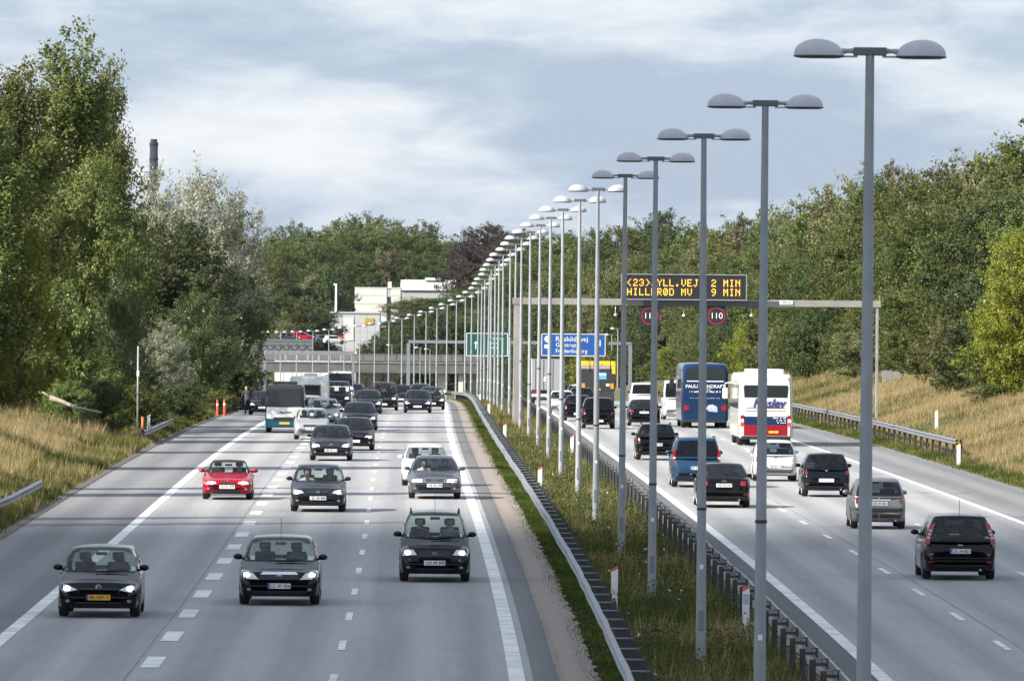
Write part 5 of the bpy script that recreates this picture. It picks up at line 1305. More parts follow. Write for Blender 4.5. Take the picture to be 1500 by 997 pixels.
# -- yellow and black tipper truck
L, W, H = 8.2, 2.48, 3.3
t = thing("tipper_truck", "dark tipper truck with yellow top edge and a blue sticker", "truck")
YEL = mat("machine_yellow", (.78, .50, .02), .5, var=(2, .5, (.6, .36, .02)))
mb = MB(); mb.box(-W / 2, W / 2, -2.0, L / 2, 1.1, 2.72, bev=.04); mb.build("tipper_body", mat("tipper_black", (.025, .025, .028), .6), t)
mb = MB(); mb.box(-W / 2 - .02, W / 2 + .02, -2.05, L / 2 + .03, 2.74, 2.98, bev=.02); mb.build("tarpaulin_edge", mat("grey_tarpaulin", (.30, .29, .29), .8, bump=(4, .6, .05)), t)
mb = MB(); mb.box(-W / 2, W / 2, -2.0, L / 2 - .3, 2.99, H + .02, bev=.04); mb.build("yellow_load", YEL, t)
mb = MB(); mb.box(-W / 2 - .03, -W / 2 + .22, L / 2 - .02, L / 2 + .05, 2.4, H, bev=.01); mb.build("yellow_post", YEL, t)
mb = MB(); mb.box(-.62, .02, L / 2 + .002, L / 2 + .02, 2.0, 2.48); st = mb.build("blue_sticker", mat("sticker_blue", (.10, .38, .72), .5), t)
mb = MB(); mb.box(-.60, .0, L / 2 + .021, L / 2 + .026, 2.30, 2.42); mb.build("white_stripe", PLATEW, st)
for x in (-1.05, 1.05): mb = MB(); mb.box(x - .12, x + .12, L / 2, L / 2 + .04, 1.3, 1.7, bev=.02); mb.build("marker_board", mat("marker_orange", (.62, .25, .03), .5), t)
mb = MB(); mb.box(-.85, -.6, L / 2 + .002, L / 2 + .02, 1.5, 1.68); mb.build("plate", PLATEW, t)
mb = MB(); mb.box(-.2, .3, L / 2 + .002, L / 2 + .02, 1.2, 1.3); mb.build("number_plate", PLATEY, t)
mb = MB(); mb.box(-1.15, 1.15, -L / 2 + .3, L / 2, .45, 1.1); mb.build("chassis", DARKMET, t)
mb = MB(); mb.box(-1.2, 1.2, -L / 2 - 1.2, -2.1, .6, 3.0, bev=.12); mb.build("cab", YEL, t)
for x in (-.9, .3, .6): mb = MB(); mb.tube([(x, L / 2 + .04, 2.6), (x, L / 2 + .04, H + .25)], .03, 6); mb.build("upright", BLACKPL, t)
big_wheels(t, W, (1.6, 3.0, -3.6), (1.6, 3.0))
place(t, 622 + L / 2, 7.35, True)
car("van", "silver panel van half hidden behind the navy coach", "van", 990, 614, WSIL, kind='van', L=5.6, W=1.96, H=2.35, rear=True, zc=1.35, zn=1.05, belt=1.3, deck=1.3, tw=.86, bw=.95, tail=[(.84, .62), (.97, .62), (.97, 1.05), (.86, 1.05)], detail=1, glass=GLASS_DARK, d=512, off=10.15)

# ------------------------------------------------------------------ vegetation
def leaf_mat(name, dark, light, bright=None, trans=.35, bright_at=.9):
    m, n, l, b = new_mat(name); n.remove(b); out = n["Material Output"]
    at = n.new("ShaderNodeAttribute"); at.attribute_name = "tone"
    oi = n.new("ShaderNodeObjectInfo")
    rp = n.new("ShaderNodeValToRGB"); e = rp.color_ramp.elements
    e[0].position = 0; e[0].color = (*dark, 1); e[1].position = .85; e[1].color = (*light, 1)
    if bright:
        q = rp.color_ramp.elements.new(bright_at); q.color = (*bright, 1)
    hs = n.new("ShaderNodeHueSaturation")
    mr = n.new("ShaderNodeMapRange"); mr.inputs[3].default_value = .75; mr.inputs[4].default_value = 1.25
    mh = n.new("ShaderNodeMapRange"); mh.inputs[3].default_value = .475; mh.inputs[4].default_value = .52
    l.new(oi.outputs["Random"], mr.inputs[0]); l.new(mr.outputs[0], hs.inputs["Value"])
    l.new(oi.outputs["Random"], mh.inputs[0]); l.new(mh.outputs[0], hs.inputs["Hue"])
    l.new(at.outputs["Fac"], rp.inputs[0]); l.new(rp.outputs[0], hs.inputs["Color"])
    df = n.new("ShaderNodeBsdfDiffuse"); tr = n.new("ShaderNodeBsdfTranslucent"); gl = n.new("ShaderNodeBsdfGlossy"); gl.inputs["Roughness"].default_value = .45
    m1_ = n.new("ShaderNodeMixShader"); m1_.inputs[0].default_value = trans; m2_ = n.new("ShaderNodeMixShader"); m2_.inputs[0].default_value = .015
    l.new(hs.outputs[0], df.inputs[0]); l.new(hs.outputs[0], tr.inputs[0]); gl.inputs[0].default_value = (.8, .85, .8, 1)
    l.new(df.outputs[0], m1_.inputs[1]); l.new(tr.outputs[0], m1_.inputs[2]); l.new(m1_.outputs[0], m2_.inputs[1]); l.new(gl.outputs[0], m2_.inputs[2]); l.new(m2_.outputs[0], out.inputs[0])
    return m
LF_POP = leaf_mat("poplar_leaves", (.060, .086, .022), (.185, .220, .062), (.36, .35, .18), bright_at=.97)
LF_MID = leaf_mat("broadleaf_green", (.048, .070, .018), (.135, .162, .046), (.28, .27, .09), bright_at=.95)
LF_DARK = leaf_mat("dark_broadleaf", (.034, .054, .020), (.092, .122, .044))
LF_YEL = leaf_mat("yellowing_leaves", (.11, .14, .020), (.28, .29, .045), (.44, .38, .06), bright_at=.95)
LF_SIL = leaf_mat("silver_poplar_leaves", (.062, .085, .032), (.155, .180, .078), (.48, .48, .36), bright_at=.81)
LF_SPK = leaf_mat("green_leaves_white_below", (.045, .065, .020), (.11, .135, .05), (.55, .55, .48), bright_at=.93)
LF_OLV = leaf_mat("pale_olive_leaves", (.070, .080, .028), (.20, .20, .085), (.42, .38, .22), bright_at=.92)
LF_COP = leaf_mat("copper_beech_leaves", (.034, .030, .024), (.082, .062, .050))
BARK = mat("bark", (.075, .060, .045), .9, var=(3, .8, (.045, .037, .03)), bump=(18, .6, .02)); DEADW = mat("dead_wood", (.30, .26, .20), .85, var=(4, .7, (.20, .17, .13)))
def crown_mesh(name, seed, prof, n_clump, per, leaf, clump_r, lobes=3, ragged=.2, up=.0, tipbias=.0):
    """unit crown: height 1, radius 1 at the widest; leaf-sized faces gathered in twigs. prof = [(height, radius)]"""
    g = np.random.default_rng(seed)
    hs = np.array([p_[0] for p_ in prof]); rs = np.array([p_[1] for p_ in prof])
    nl = max(24, n_clump // 15)                                   # boughs
    he = g.uniform(hs[0], hs[-1], nl * 5); rr = np.interp(he, hs, rs)
    he = he[g.uniform(0, 1, len(he)) < rr / rs.max() * .85 + .15][:nl]; nl = len(he)
    tl = g.uniform(0, 2 * np.pi, nl); ph = g.uniform(0, 6.28, 6)
    lob = 1 + ragged * (np.sin(lobes * tl + ph[0] + 5 * he) * .45 + np.sin((lobes + 2) * tl + ph[1] - 9 * he) * .35 + .55 * g.standard_normal(nl) * .6)
    Re = np.interp(he, hs, rs) * np.clip(lob, .45, 1.5)
    rise = (.10 + .16 * g.uniform(0, 1, nl)) * (hs[-1] - hs[0]) * (1 + up * .6)
    End = np.stack([Re * np.cos(tl), Re * np.sin(tl), he], 1); Sta = np.stack([0 * Re, 0 * Re, np.maximum(he - rise, hs[0] * .6)], 1)
    n = n_clump; li = g.integers(0, nl, n); t_ = np.clip(g.uniform(0, 1, n) ** .55, .18, 1.0)
    C = Sta[li] + (End[li] - Sta[li]) * t_[:, None]; C[:, 2] += .10 * np.sin(np.pi * t_) * Re[li]
    C += g.standard_normal((n, 3)) * (.07 + .11 * (t_ * (1 - t_) * 4))[:, None] * np.array([1, 1, .8])
    th = np.arctan2(C[:, 1], C[:, 0]); h = C[:, 2]
    cr = clump_r * g.uniform(.55, 1.25, n) * (1.15 - .45 * t_)
    m = n * per
    # each clump: leaves along a little fan that points outwards
    ci = np.repeat(np.arange(n), per)
    out = np.stack([np.cos(th), np.sin(th), .35 + up + 0 * th], 1); out /= np.linalg.norm(out, axis=1)[:, None]
    v = g.standard_normal((m, 3)); v /= np.linalg.norm(v, axis=1)[:, None]; v *= (g.uniform(0, 1, m) ** .45)[:, None]
    along = g.uniform(-.5, 1.1 + tipbias, m)
    SC = np.array([1, 1, 1])
    Pp = C[ci] + (v * .62 + out[ci] * along[:, None] * .75) * cr[ci][:, None]
    return Pp, ci, cr, C, out
def leaf_mesh(name, seed, prof, n_clump, per, leaf, clump_r, aspect, mat_, **kw):
    """aspect = crown height / crown radius, so that leaves keep their shape; built at radius 1, height = aspect"""
    prof2 = [(a * aspect, b) for a, b in prof]
    Pp, ci, cr, C, out = crown_mesh(name, seed, prof2, n_clump, per, leaf, clump_r, **kw)
    g = np.random.default_rng(seed + 99); m = len(Pp)
    s = leaf * g.uniform(.6, 1.35, m)
    nr = g.standard_normal((m, 3)) * .62 + out[ci] * .55 + np.array([0, 0, .45]); nr /= np.linalg.norm(nr, axis=1)[:, None]
    a = np.cross(nr, g.standard_normal((m, 3))); a /= np.linalg.norm(a, axis=1)[:, None]
    b_ = np.cross(nr, a)
    w = .36
    v0 = Pp - a * (s * .5)[:, None]; v2 = Pp + a * (s * .5)[:, None]; v1 = Pp + b_ * (s * w)[:, None]; v3 = Pp - b_ * (s * w)[:, None]
    V_ = np.stack([v0, v1, v2, v3], 1).reshape(-1, 3); Fc = np.arange(m * 4).reshape(m, 4)
    ct = g.uniform(0, 1, len(C)) * .38 + .17 * (np.sin(C[:, 2] * 5 + C[:, 0] * 4) * .5 + .5)
    tone = np.clip(ct[ci] + g.uniform(0, .48, m), 0, 1)
    return np_mesh(name, V_, Fc, mat_, False, tone=tone)
def trunk_mesh(name, seed, aspect, n_limb=9, r0=.055, lean=.05):
    r2 = random.Random(seed); mb = MB()
    pts = [Vector((0, 0, -.12 * aspect))]; p_ = Vector((0, 0, 0)); pts.append(p_.copy())
    for k in range(5):
        p_ = p_ + Vector((r2.gauss(0, lean), r2.gauss(0, lean), aspect * .165)); pts.append(p_.copy())
    mb.tube(pts, [r0 * 1.25, r0 * 1.1] + [r0 * (1 - .17 * (k + 1)) for k in range(5)], 7)
    for k in range(n_limb):
        f = r2.uniform(.22, .85); i = min(int(f * 5) + 1, len(pts) - 2); b_ = pts[i].lerp(pts[i + 1], f * 5 - int(f * 5)); a = r2.uniform(0, 6.28); ln = r2.uniform(.45, .8)
        q1 = b_ + Vector((math.cos(a) * ln * .5, math.sin(a) * ln * .5, ln * .45)); q2 = q1 + Vector((math.cos(a + .3) * ln * .45, math.sin(a + .3) * ln * .45, ln * .5))
        mb.tube([b_, q1, q2], [r0 * .5 * (1 - f * .5), r0 * .3, r0 * .08], 5)
    return mb.mesh(name, BARK, True)
TALL = [(.10, .35), (.2, .75), (.38, 1.0), (.58, .88), (.78, .58), (.92, .28), (1.0, .06)]
ROUND = [(.12, .45), (.25, .85), (.45, 1.0), (.65, .97), (.82, .74), (.93, .45), (1.0, .12)]
BUSH = [(.02, .75), (.2, 1.0), (.45, .98), (.7, .78), (.9, .42), (1.0, .1)]
VAR = {}
def variant(key, prof, aspect, mat_, seed, n_clump, per, leaf, cr, **kw):
    VAR[key] = (leaf_mesh("crown", seed, prof, n_clump, per, leaf, cr, aspect, mat_, **kw), trunk_mesh("trunk", seed + 5, aspect), aspect)
variant('pop1', TALL, 6.2, LF_POP, 11, 2300, 30, .062, .26, ragged=.46, up=.7, tipbias=.8)
variant('pop2', TALL, 5.6, LF_POP, 12, 2100, 30, .060, .26, ragged=.50, up=.7, tipbias=.8)
variant('sil1', ROUND, 3.2, LF_SIL, 13, 1500, 30, .042, .17, ragged=.44, up=.5, tipbias=.7)
variant('sil2', TALL, 3.6, LF_SIL, 14, 1300, 30, .044, .17, ragged=.44, up=.6, tipbias=.7)
variant('brd1', ROUND, 3.3, LF_MID, 15, 1800, 30, .044, .18, ragged=.38, lobes=4)
variant('brd2', ROUND, 2.8, LF_MID, 16, 1700, 30, .043, .18, ragged=.44, lobes=3)
variant('brd3', TALL, 3.6, LF_MID, 17, 1700, 30, .044, .19, ragged=.40, lobes=5)
variant('bsh1', BUSH, 1.7, LF_MID, 18, 1000, 28, .050, .17, ragged=.38, lobes=4, up=.4)
variant('bsh2', BUSH, 2.1, LF_MID, 19, 1000, 28, .050, .17, ragged=.46, lobes=3, up=.5)
def tree(vk, mat_, base, h, r, name, label, group, rot=None):
    cm_, tm_, asp = VAR[vk]
    t = thing(name, label, "bush" if name.endswith("bush") else "tree", base, (0, 0, random.uniform(0, 6.28) if rot is None else rot), group)
    c = link("crown", cm_, t); c.scale = (r, r, h / asp)
    if mat_ is not None and cm_.materials[0] != mat_:
        c.material_slots[0].link = 'OBJECT'; c.material_slots[0].material = mat_
    k = link("trunk", tm_, t); k.scale = (r * .9, r * .9, h / asp)
    return t
def tree_px(x, ytop, d, vk, mat_, wpx, name, label, group=None, sink=0.0):
    """crown centre column x, top at ytop, width wpx in the photo, standing on the terrain at distance d"""
    p = at_depth(x, ytop, d); off = p.x - float(XC(min(d, 2600)))
    zb_ = float(terrain(off, d)) - sink
    return tree(vk, mat_, (p.x, d, zb_), max(p.z - zb_, 1.0), wpx / 2 * d / F, name, label, group)
# -- left bank
LB = [(-55, 60, 395, 'pop1', None, 190, "poplar_tree", "tall poplar cut off by the left frame edge"),
      (28, 95, 430, 'pop2', None, 150, "poplar_tree", "tall dark poplar at the left edge beside the tallest one"),
      (104, 34, 452, 'pop1', None, 165, "poplar_tree", "tallest dark green poplar, left of the chimney"),
      (158, 92, 482, 'pop2', None, 92, "poplar_tree", "narrower dark poplar right of the tallest one"),
      (130, 225, 440, 'brd1', LF_POP, 165, "broadleaf_tree", "dark broad tree filling the foot of the tallest poplar"),
      (20, 330, 398, 'bsh2', LF_YEL, 150, "yellowing_bush", "yellow-green feathery bush at the left edge under the poplars"),
      (72, 420, 412, 'bsh1', LF_POP, 150, "broadleaf_bush", "dark green bush beside the yellow-green one"),
      (232, 245, 560, 'sil2', LF_SIL, 110, "silver_poplar", "pale silver poplar top directly under the chimney"),
      (290, 262, 600, 'sil1', LF_SIL, 150, "silver_poplar", "broad silver poplar right of the chimney"),
      (338, 292, 650, 'sil1', LF_SIL, 100, "silver_poplar", "silver poplar at the right end of the pale treetops"),
      (262, 325, 540, 'brd2', LF_DARK, 190, "broadleaf_tree", "dark rounded tree in front of the silver poplars"),
      (316, 348, 610, 'brd1', LF_DARK, 125, "broadleaf_tree", "dark tree leaning over the verge towards the bridge"),
      (352, 415, 720, 'brd3', LF_DARK, 62, "broadleaf_tree", "last dark tree of the left bank beside the bridge"),
      (180, 385, 436, 'sil2', LF_SPK, 80, "silver_poplar", "small tree with white flashing leaves below the poplars"),
      (238, 470, 478, 'sil2', LF_SIL, 80, "silver_bush", "silvery grey-leaved bush behind the tall thin post"),
      (292, 430, 530, 'sil1', LF_SPK, 100, "silver_bush", "grey-green tall bush left of the stopped car"),
      (340, 520, 560, 'bsh1', LF_DARK, 90, "broadleaf_bush", "dark low bush beside the orange delineators"),
      (120, 505, 425, 'bsh2', LF_POP, 130, "broadleaf_bush", "dark bush above the fallen branch"),
      (185, 520, 450, 'bsh1', LF_DARK, 110, "broadleaf_bush", "dark bush right of the fallen branch"),
      (245, 535, 490, 'bsh2', LF_DARK, 100, "broadleaf_bush", "low dark bush at the foot of the silvery bush"),
      (30, 500, 408, 'bsh1', LF_POP, 120, "broadleaf_bush", "dark bush above the straw-coloured grass at the left edge"),
      (338, 530, 760, 'bsh2', LF_DARK, 44, "broadleaf_bush", "far dark bush under the left end of the bridge"),
      (300, 560, 545, 'bsh1', LF_DARK, 80, "broadleaf_bush", "lowest dark bush on the verge before the delineators")]
for (x, y, d, vk, m_, w, nm, lab) in LB: tree_px(x, y, d, vk, m_, w, nm, lab, "trees and bushes of the left bank")
for k, (off, d, h, r) in enumerate(((-31, 231, 14, 1.5), (-30, 246, 17, 1.2), (-31.5, 252, 15, 1.4), (-30, 283, 20, 1.9), (-32, 291, 17, 1.3), (-31, 327, 22, 2.6), (-33, 362, 21, 2.0))):
    p = P(off, d); tree(['pop1', 'pop2'][k % 2], None, (p.x, d, float(terrain(off, d))), h, r, "poplar_tree", "%s slim poplar of the row beyond the left frame edge" % ordinal(k + 1), "poplars beyond the left frame edge")
for k, (x, y, d, w, m_) in enumerate(((95, 560, 392, 80, LF_POP), (150, 556, 402, 90, LF_DARK), (200, 562, 430, 80, LF_POP), (262, 568, 470, 70, LF_DARK), (318, 572, 520, 60, LF_POP))):
    tree_px(x, y, d, ['bsh1', 'bsh2'][k % 2], m_, w, "broadleaf_bush", "%s low dark verge bush right of the straw grass, from the left" % ordinal(k + 1), "low verge bushes of the left bank")
# -- right bank: rows of trees behind the dry grass, then bushes at their foot
r2 = random.Random(5)
top_pts = [(1040, 345), (1075, 322), (1120, 310), (1160, 300), (1200, 285), (1240, 268), (1290, 240), (1315, 240), (1345, 262), (1385, 232), (1420, 240), (1460, 222), (1500, 192), (1560, 190)]
def top_y(x): return float(np.interp(x, *zip(*top_pts)))
def d_for(x, off):
    dd = np.linspace(330, 1330, 2001); xx = CX + (XC(dd) + off) * F / dd
    i = np.where(xx <= x)[0]; return float(dd[i[0]]) if len(i) else 1330.0
RB = [(1545, 44, 0), (1500, 40, 0), (1462, 42, 8), (1425, 40, -4), (1388, 44, 0), (1352, 40, 6), (1312, 44, 0), (1275, 40, 4), (1238, 42, 0), (1204, 40, 4), (1168, 42, 0), (1132, 40, 3), (1098, 42, 0), (1068, 40, 0), (1040, 40, 0)]
for i, (x, off, dy) in enumerate(RB):
    d = d_for(x, off); tree_px(x, top_y(x) + dy, d, ['brd1', 'brd3', 'brd2'][i % 3], [LF_OLV, LF_MID, LF_OLV, LF_MID][i % 4], r2.uniform(8.0, 11.0) * F / d, "broadleaf_tree", "%s tall leafy tree of the right bank back row, from the right edge" % ordinal(i + 1), "back row of the right bank")
for i in range(29):
    x = 1540 - i * 25.5 + r2.uniform(-6, 6); off = 31 + r2.uniform(-1.5, 2.5); d = d_for(x, off)
    ty = top_y(x) + (470 - top_y(x)) * r2.uniform(.22, .42)
    tree_px(x, ty, d, ['brd2', 'brd3', 'brd1', 'brd2'][i % 4], [LF_MID, LF_OLV, LF_MID, LF_DARK, LF_MID][i % 5], r2.uniform(6.0, 8.5) * F / d, "broadleaf_tree", "%s medium leafy tree of the right bank middle row, from the right edge" % ordinal(i + 1), "middle row of the right bank")
nb_ = 0
for i in range(35):
    x = 1550 - i * 21 + r2.uniform(-6, 6); off = 26.5 + r2.uniform(-1.2, 1.8); d = d_for(x, off)
    if 1280 < x < 1400 and i % 2: continue
    nb_ += 1
    tree_px(x, r2.uniform(430, 485) if x > 1150 else r2.uniform(455, 500) if x > 1000 else r2.uniform(500, 530), d, ['bsh1', 'bsh2'][i % 2], [LF_MID, LF_OLV, LF_MID, LF_YEL, LF_MID, LF_DARK][i % 6], r2.uniform(4.2, 6.0) * F / d, "broadleaf_bush", "%s leafy bush along the foot of the right bank trees, from the right edge" % ordinal(nb_), "bushes at the foot of the right bank")
tree_px(1495, 330, 425, 'brd3', LF_YEL, 130, "yellowing_tree", "yellow-leaved tree at the right frame edge")
tree_px(1455, 560, 432, 'bsh2', LF_MID, 75, "broadleaf_bush", "low green bush on the grass bank under the yellow tree")
# -- distant wood
FAR = [(402, 345, 1700), (428, 330, 1750), (462, 336, 1720), (498, 322, 1800), (530, 316, 1820), (562, 318, 1800), (596, 330, 1830), (622, 328, 1850), (648, 352, 1830), (672, 366, 1820), (700, 335, 1700), (728, 328, 1720), (752, 338, 1680), (785, 342, 1640),
       (818, 340, 1600), (850, 346, 1580), (885, 336, 1560), (925, 335, 1520), (962, 308, 1600), (992, 330, 1500), (1018, 330, 1440), (1045, 338, 1400)]
for i, (x, y, d) in enumerate(FAR):
    copper = x in (728, 752, 700)
    tree_px(x, y, d, ['brd1', 'brd2', 'brd1'][i % 3], LF_COP if copper else (LF_DARK if x == 962 or i % 3 == 1 else LF_MID), (13.5 if x != 962 else 15) * F / d, "broadleaf_tree",
            "%s dark purple copper beech on the wooded skyline, from the left" % {700: "first", 728: "second", 752: "third"}[x] if copper else ("large dark round-headed tree standing above the distant wood" if x == 962 else "%s green tree on the distant wooded skyline, counted from the left" % ordinal(i + 1)), "copper beeches on the skyline" if copper else "skyline trees of the distant wood")
for i in range(46):
    x = 398 + (i % 23) * 29 + r2.uniform(-8, 8); row = i // 23
    d = (1560 - 60 * row) - max(0, x - 700) * .6
    y = (385 if row == 0 else 432) + r2.uniform(-10, 16)
    if row == 1 and 460 < x < 520: continue
    if row == 1 and 520 <= x < 600: y = 474; d = 1580
    if row == 1 and 600 <= x < 680: y = 436; d = 1560
    if row == 0 and 495 < x < 690: d = 1790; y = 368
    if row == 1 and x > 880: continue
    tree_px(x, y, d, ['brd2', 'brd1', 'brd3'][i % 3], [LF_MID, LF_DARK, LF_OLV, LF_DARK][i % 4], r2.uniform(9, 12) * F / d, "broadleaf_tree", "%s tree in the %s row of the distant wood, counted from the left" % (ordinal(i % 23 + 1), ("upper", "lower")[row]), "lower trees of the distant wood")
for i in range(14):
    x = 602 + i * 24; d = 1425 - max(0, x - 760) * .9
    if x > 900: break
    tree_px(x, 462 + r2.uniform(-12, 12) - max(0, x - 740) * .05, d, ['brd2', 'bsh2'][i % 2], LF_DARK, r2.uniform(7.5, 9.5) * F / d, "broadleaf_tree", "%s dark tree crowding behind the far bridge, counted from the left" % ordinal(i + 1), "dark trees behind the far bridge")
for (x, y, d, lab) in ((415, 470, 1490, "pale willow-like bush above the parked cars"), (452, 450, 1500, "taller pale willow beside the grey building")):
    tree_px(x, y, d, 'sil1', LF_OLV, 55, "willow_tree", lab)
tree_px(490, 548, 1420, 'bsh1', LF_MID, 60, "broadleaf_bush", "green bush seen through the bridge opening")
for k, (x, y) in enumerate(((610, 545), (585, 548))): tree_px(x, y, 1425, 'bsh2', LF_DARK, 50, "broadleaf_bush", ["dark bush behind the bridge piers, right", "dark bush behind the bridge piers, left"][k])
for k, (x, y, d, w) in enumerate(((590, 552, 1440, 34), (612, 552, 1440, 34), (630, 551, 1440, 30), (662, 553, 1440, 26), (716, 530, 1330, 40), (724, 512, 1270, 44), (748, 505, 1200, 50), (772, 500, 1130, 54), (800, 498, 1080, 58))):
    tree_px(x, y, d, ['bsh1', 'bsh2'][k % 2], [LF_DARK, LF_POP, LF_DARK][k % 3], w, "broadleaf_bush", "%s dark bush below the far bridge and lamp row, counted from the left" % ordinal(k + 1), "dark bushes below the far bridge")
for k, (x, y, d, w) in enumerate(((548, 488, 1470, 44), (572, 478, 1475, 46), (596, 474, 1480, 46), (620, 480, 1470, 44), (530, 502, 1462, 34))):
    tree_px(x, y, d, ['bsh2', 'bsh1'][k % 2], LF_DARK, w, "broadleaf_bush", ["dark bush beside the grey building's right end", "dark bush above the deck left of centre", "dark bush above the deck at centre", "dark bush above the deck right of centre", "low dark bush under the grey building"][k], "dark bushes above the far bridge deck")
for k, (x, y, w) in enumerate(((362, 552, 30), (392, 556, 32))):
    tree_px(x, y, 1425, 'bsh1', LF_DARK, w, "broadleaf_bush", ["dark bush under the left end of the bridge deck", "dark bush left of the pale wall under the bridge"][k])
# -- bare dead tree among the right bank trees
def dead_tree(p, h, label, seed):
    q = random.Random(seed); t = thing("dead_tree", label, "tree", p)
    mb = MB(); mb.tube([(0, 0, -1), (.1, 0, h * .5), (.35, 0, h)], [.12, .09, .02], 6); mb.build("trunk", DEADW, t, True)
    for k in range(9):
        z = h * q.uniform(.4, .92); a = q.uniform(-.3, 6); ln = q.uniform(1.0, 2.4); mb = MB(); mb.tube([(.15, 0, z), (math.cos(a) * ln * .5, math.sin(a) * ln * .3, z + ln * .45), (math.cos(a) * ln * .8, math.sin(a) * ln * .4, z + ln)], [.05, .035, .01], 5); mb.build("branch", DEADW, t, True)
p = at_depth(1322, 575, 640); dead_tree(p, 14.2, "bare dead tree with pale branches among the right bank trees", 2)
# -- fallen branch on the left bank
a = at_depth(72, 582, 372); b = at_depth(110, 597, 371); c = at_depth(148, 604, 370)
t = thing("fallen_branch", "pale bare branch lying across dark bushes on the left bank", "branch", a)
mb = MB(); mb.tube([(0, 0, 0), ((b - a).x * .5, 0, (b - a).z * .45), tuple(b - a), tuple(c - a)], [.12, .10, .085, .04], 8); mb.build("limb", DEADW, t, True)
mb = MB(); mb.tube([tuple((b - a) * .8), tuple(b - a + Vector((.6, -.2, .25)))], [.04, .012], 5); mb.tube([(0.1, 0, 0), (-.35, .1, .25)], [.06, .02], 5); mb.build("twig", DEADW, t, True)

# ------------------------------------------------------------------ grass
def grass_mat(name, g1, g2, s1, s2):
    m, n, l, b = new_mat(name); n.remove(b); out = n["Material Output"]
    at = n.new("ShaderNodeAttribute"); at.attribute_name = "tone"
    rp = n.new("ShaderNodeValToRGB"); e = rp.color_ramp.elements
    e[0].position = 0; e[0].color = (*g1, 1); e[1].position = 1; e[1].color = (*s2, 1)
    for p_, c_ in ((.4, g2), (.62, s1)): q = rp.color_ramp.elements.new(p_); q.color = (*c_, 1)
    df = n.new("ShaderNodeBsdfDiffuse"); tr = n.new("ShaderNodeBsdfTranslucent"); mx = n.new("ShaderNodeMixShader"); mx.inputs[0].default_value = .35
    l.new(at.outputs["Fac"], rp.inputs[0]); l.new(rp.outputs[0], df.inputs[0]); l.new(rp.outputs[0], tr.inputs[0]); l.new(df.outputs[0], mx.inputs[1]); l.new(tr.outputs[0], mx.inputs[2]); l.new(mx.outputs[0], out.inputs[0])
    return m
GM = grass_mat("grass_blades", (.035, .062, .012), (.075, .105, .020), (.22, .175, .075), (.47, .365, .20))
def grass(name, label, boxes, seed):
    """boxes: (off0, off1, d0, d1, tufts per m2, height, dryness, blades)"""
    g = np.random.default_rng(seed); Vs = []; T = []
    for (o0, o1, d0, d1, dens, hh, dry, nb) in boxes:
        n = int(abs(o1 - o0) * (d1 - d0) * dens)
        off = g.uniform(o0, o1, n); d = d0 + (d1 - d0) * g.uniform(0, 1, n) ** 1.35
        patchy = wob(off, d, 3.1) * .5 + wob(off + 9, d, 9.0) * .5
        z = terrain(off, d); x = XC(d) + off
        ht = hh * np.clip(.75 + .45 * patchy + .25 * g.standard_normal(n), .3, 2.0)
        tn = np.clip(dry + .48 * patchy + .17 * g.standard_normal(n), 0, 1)
        for k in range(nb):
            a = g.uniform(0, 6.28, n); lean = g.uniform(.05, .6, n) * ht; w = (.006 + d * 3.0e-5) * g.uniform(.6, 1.3, n)
            bx = x + g.normal(0, .12, n); by = d + g.normal(0, .14, n)
            q = g.uniform(0, 6.28, n); dx, dy = np.cos(q) * w, np.sin(q) * w * .3
            hk = ht * g.uniform(.5, 1.15, n)
            tx, ty = bx + np.cos(a) * lean + .10 * ht, by + np.sin(a) * lean
            v = np.stack([np.stack([bx - dx, by - dy, z - .05], 1), np.stack([bx + dx, by + dy, z - .05], 1), np.stack([tx, ty, z + hk], 1)], 1)
            Vs.append(v.reshape(-1, 3)); T.append(np.clip(tn + g.normal(0, .12, n), 0, 1))
    V_ = np.concatenate(Vs); T_ = np.concatenate(T)
    o = link(name, np_mesh(name, V_, np.arange(len(V_)).reshape(-1, 3), GM, False, tone=T_))
    return stuff(o, label, "grass")
grass("reserve_grass", "rough mixed grass and weeds growing in the central reserve", [(-1.55, 1.5, 135, 330, 55, .24, .36, 6), (-1.5, 1.5, 330, 760, 20, .32, .32, 5), (-2.3, -1.6, 135, 330, 110, .09, .14, 5), (-2.3, -1.6, 330, 760, 30, .13, .16, 5), (1.5, 1.95, 135, 400, 25, .09, .35, 4), (-1.4, 1.3, 140, 600, 2.0, .60, .52, 5)], 21)
grass("left_verge_grass", "tall straw-coloured grass and weeds on the left verge", [(-20.5, -17.75, 190, 640, 16, .32, .36, 6), (-26, -20, 200, 400, 22, .52, .76, 6), (-26, -20, 400, 520, 9, .5, .40, 5), (-34, -26, 240, 460, 5, .6, .55, 5), (-19.6, -17.7, 190, 420, 7, .5, .60, 5)], 22)
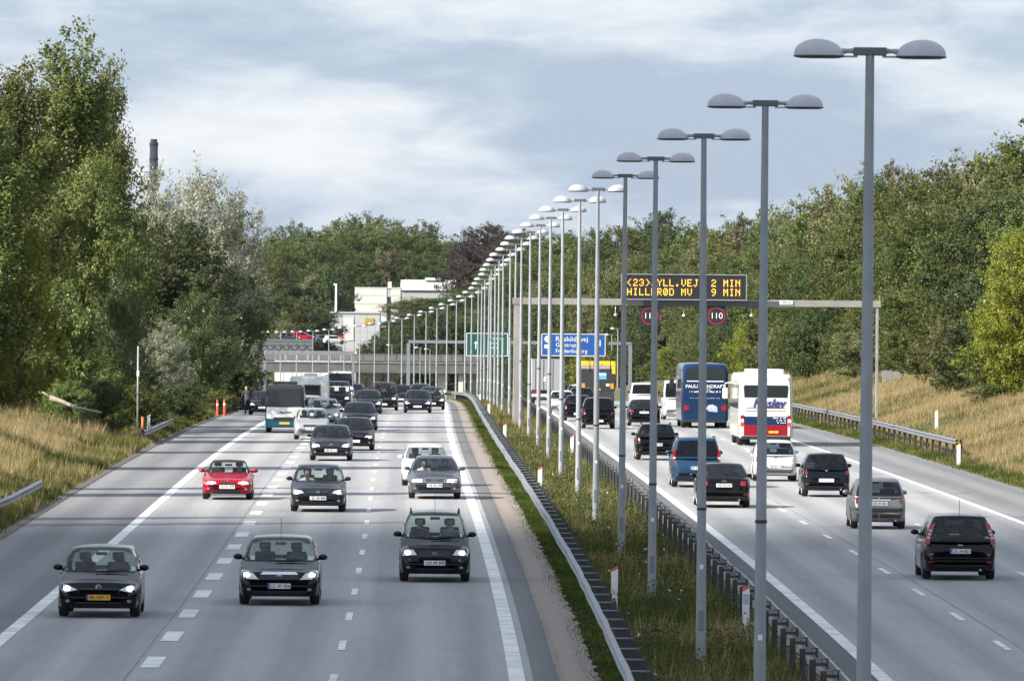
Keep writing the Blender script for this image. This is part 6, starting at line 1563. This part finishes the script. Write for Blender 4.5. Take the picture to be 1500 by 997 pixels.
grass("right_bank_grass", "long dry yellow grass covering the right bank", [(16.75, 18.2, 230, 720, 20, .20, .36, 6), (18, 31, 260, 560, 17, .36, .86, 6), (19, 30, 560, 900, 6, .5, .66, 5), (17.6, 25, 300, 520, 2, .6, .85, 4)], 23)

# ------------------------------------------------------------------ slight haze in the air
mh_, n_h, l_h, b_h = new_mat("air_haze"); n_h.remove(b_h)
pv = n_h.new("ShaderNodeVolumePrincipled"); pv.inputs["Color"].default_value = (.80, .88, 1.0, 1); pv.inputs["Density"].default_value = 1.3e-5; pv.inputs["Anisotropy"].default_value = .2
l_h.new(pv.outputs[0], n_h["Material Output"].inputs["Volume"])
mb = MB(); mb.box(-9800, 9800, -300, 25600, -14, 110)
hz_ = mb.build("haze", mh_); hz_["kind"] = "stuff"; hz_["label"] = "thin pale haze in the air over the whole road"

def weeds(seed, n, d0, d1):
    g = np.random.default_rng(seed); Vs = []; T = []
    off = g.uniform(-1.45, 1.35, n); d = d0 + (d1 - d0) * g.uniform(0, 1, n) ** 1.3; z = terrain(off, d); x = XC(d) + off
    for k in range(26):
        a = g.uniform(0, 6.28, n); r_ = g.uniform(0, .22, n); h = g.uniform(.02, .55, n); s_ = g.uniform(.025, .055, n)
        c = np.stack([x + np.cos(a) * r_, d + np.sin(a) * r_, z + h], 1); u = g.standard_normal((n, 3)); u /= np.linalg.norm(u, axis=1)[:, None]; w = np.cross(u, g.standard_normal((n, 3))); w /= np.linalg.norm(w, axis=1)[:, None]
        Vs.append(np.stack([c - u * s_[:, None], c + w * s_[:, None] * .45, c + u * s_[:, None], c - w * s_[:, None] * .45], 1).reshape(-1, 3)); T.append(np.where((h > .48) & (g.uniform(0, 1, n) < .02), 1.0, g.uniform(0, .6, n)))
    V_ = np.concatenate(Vs); T_ = np.concatenate(T)
    wm = leaf_mat("weed_leaves", (.030, .050, .014), (.10, .11, .035), (.70, .70, .62), bright_at=.95)
    o = link("reserve_weeds", np_mesh("reserve_weeds", V_, np.arange(len(V_)).reshape(-1, 4), wm, False, tone=T_)); stuff(o, "leafy weeds with a few white flower heads scattered through the central reserve", "weeds")
weeds(31, 900, 140, 420)
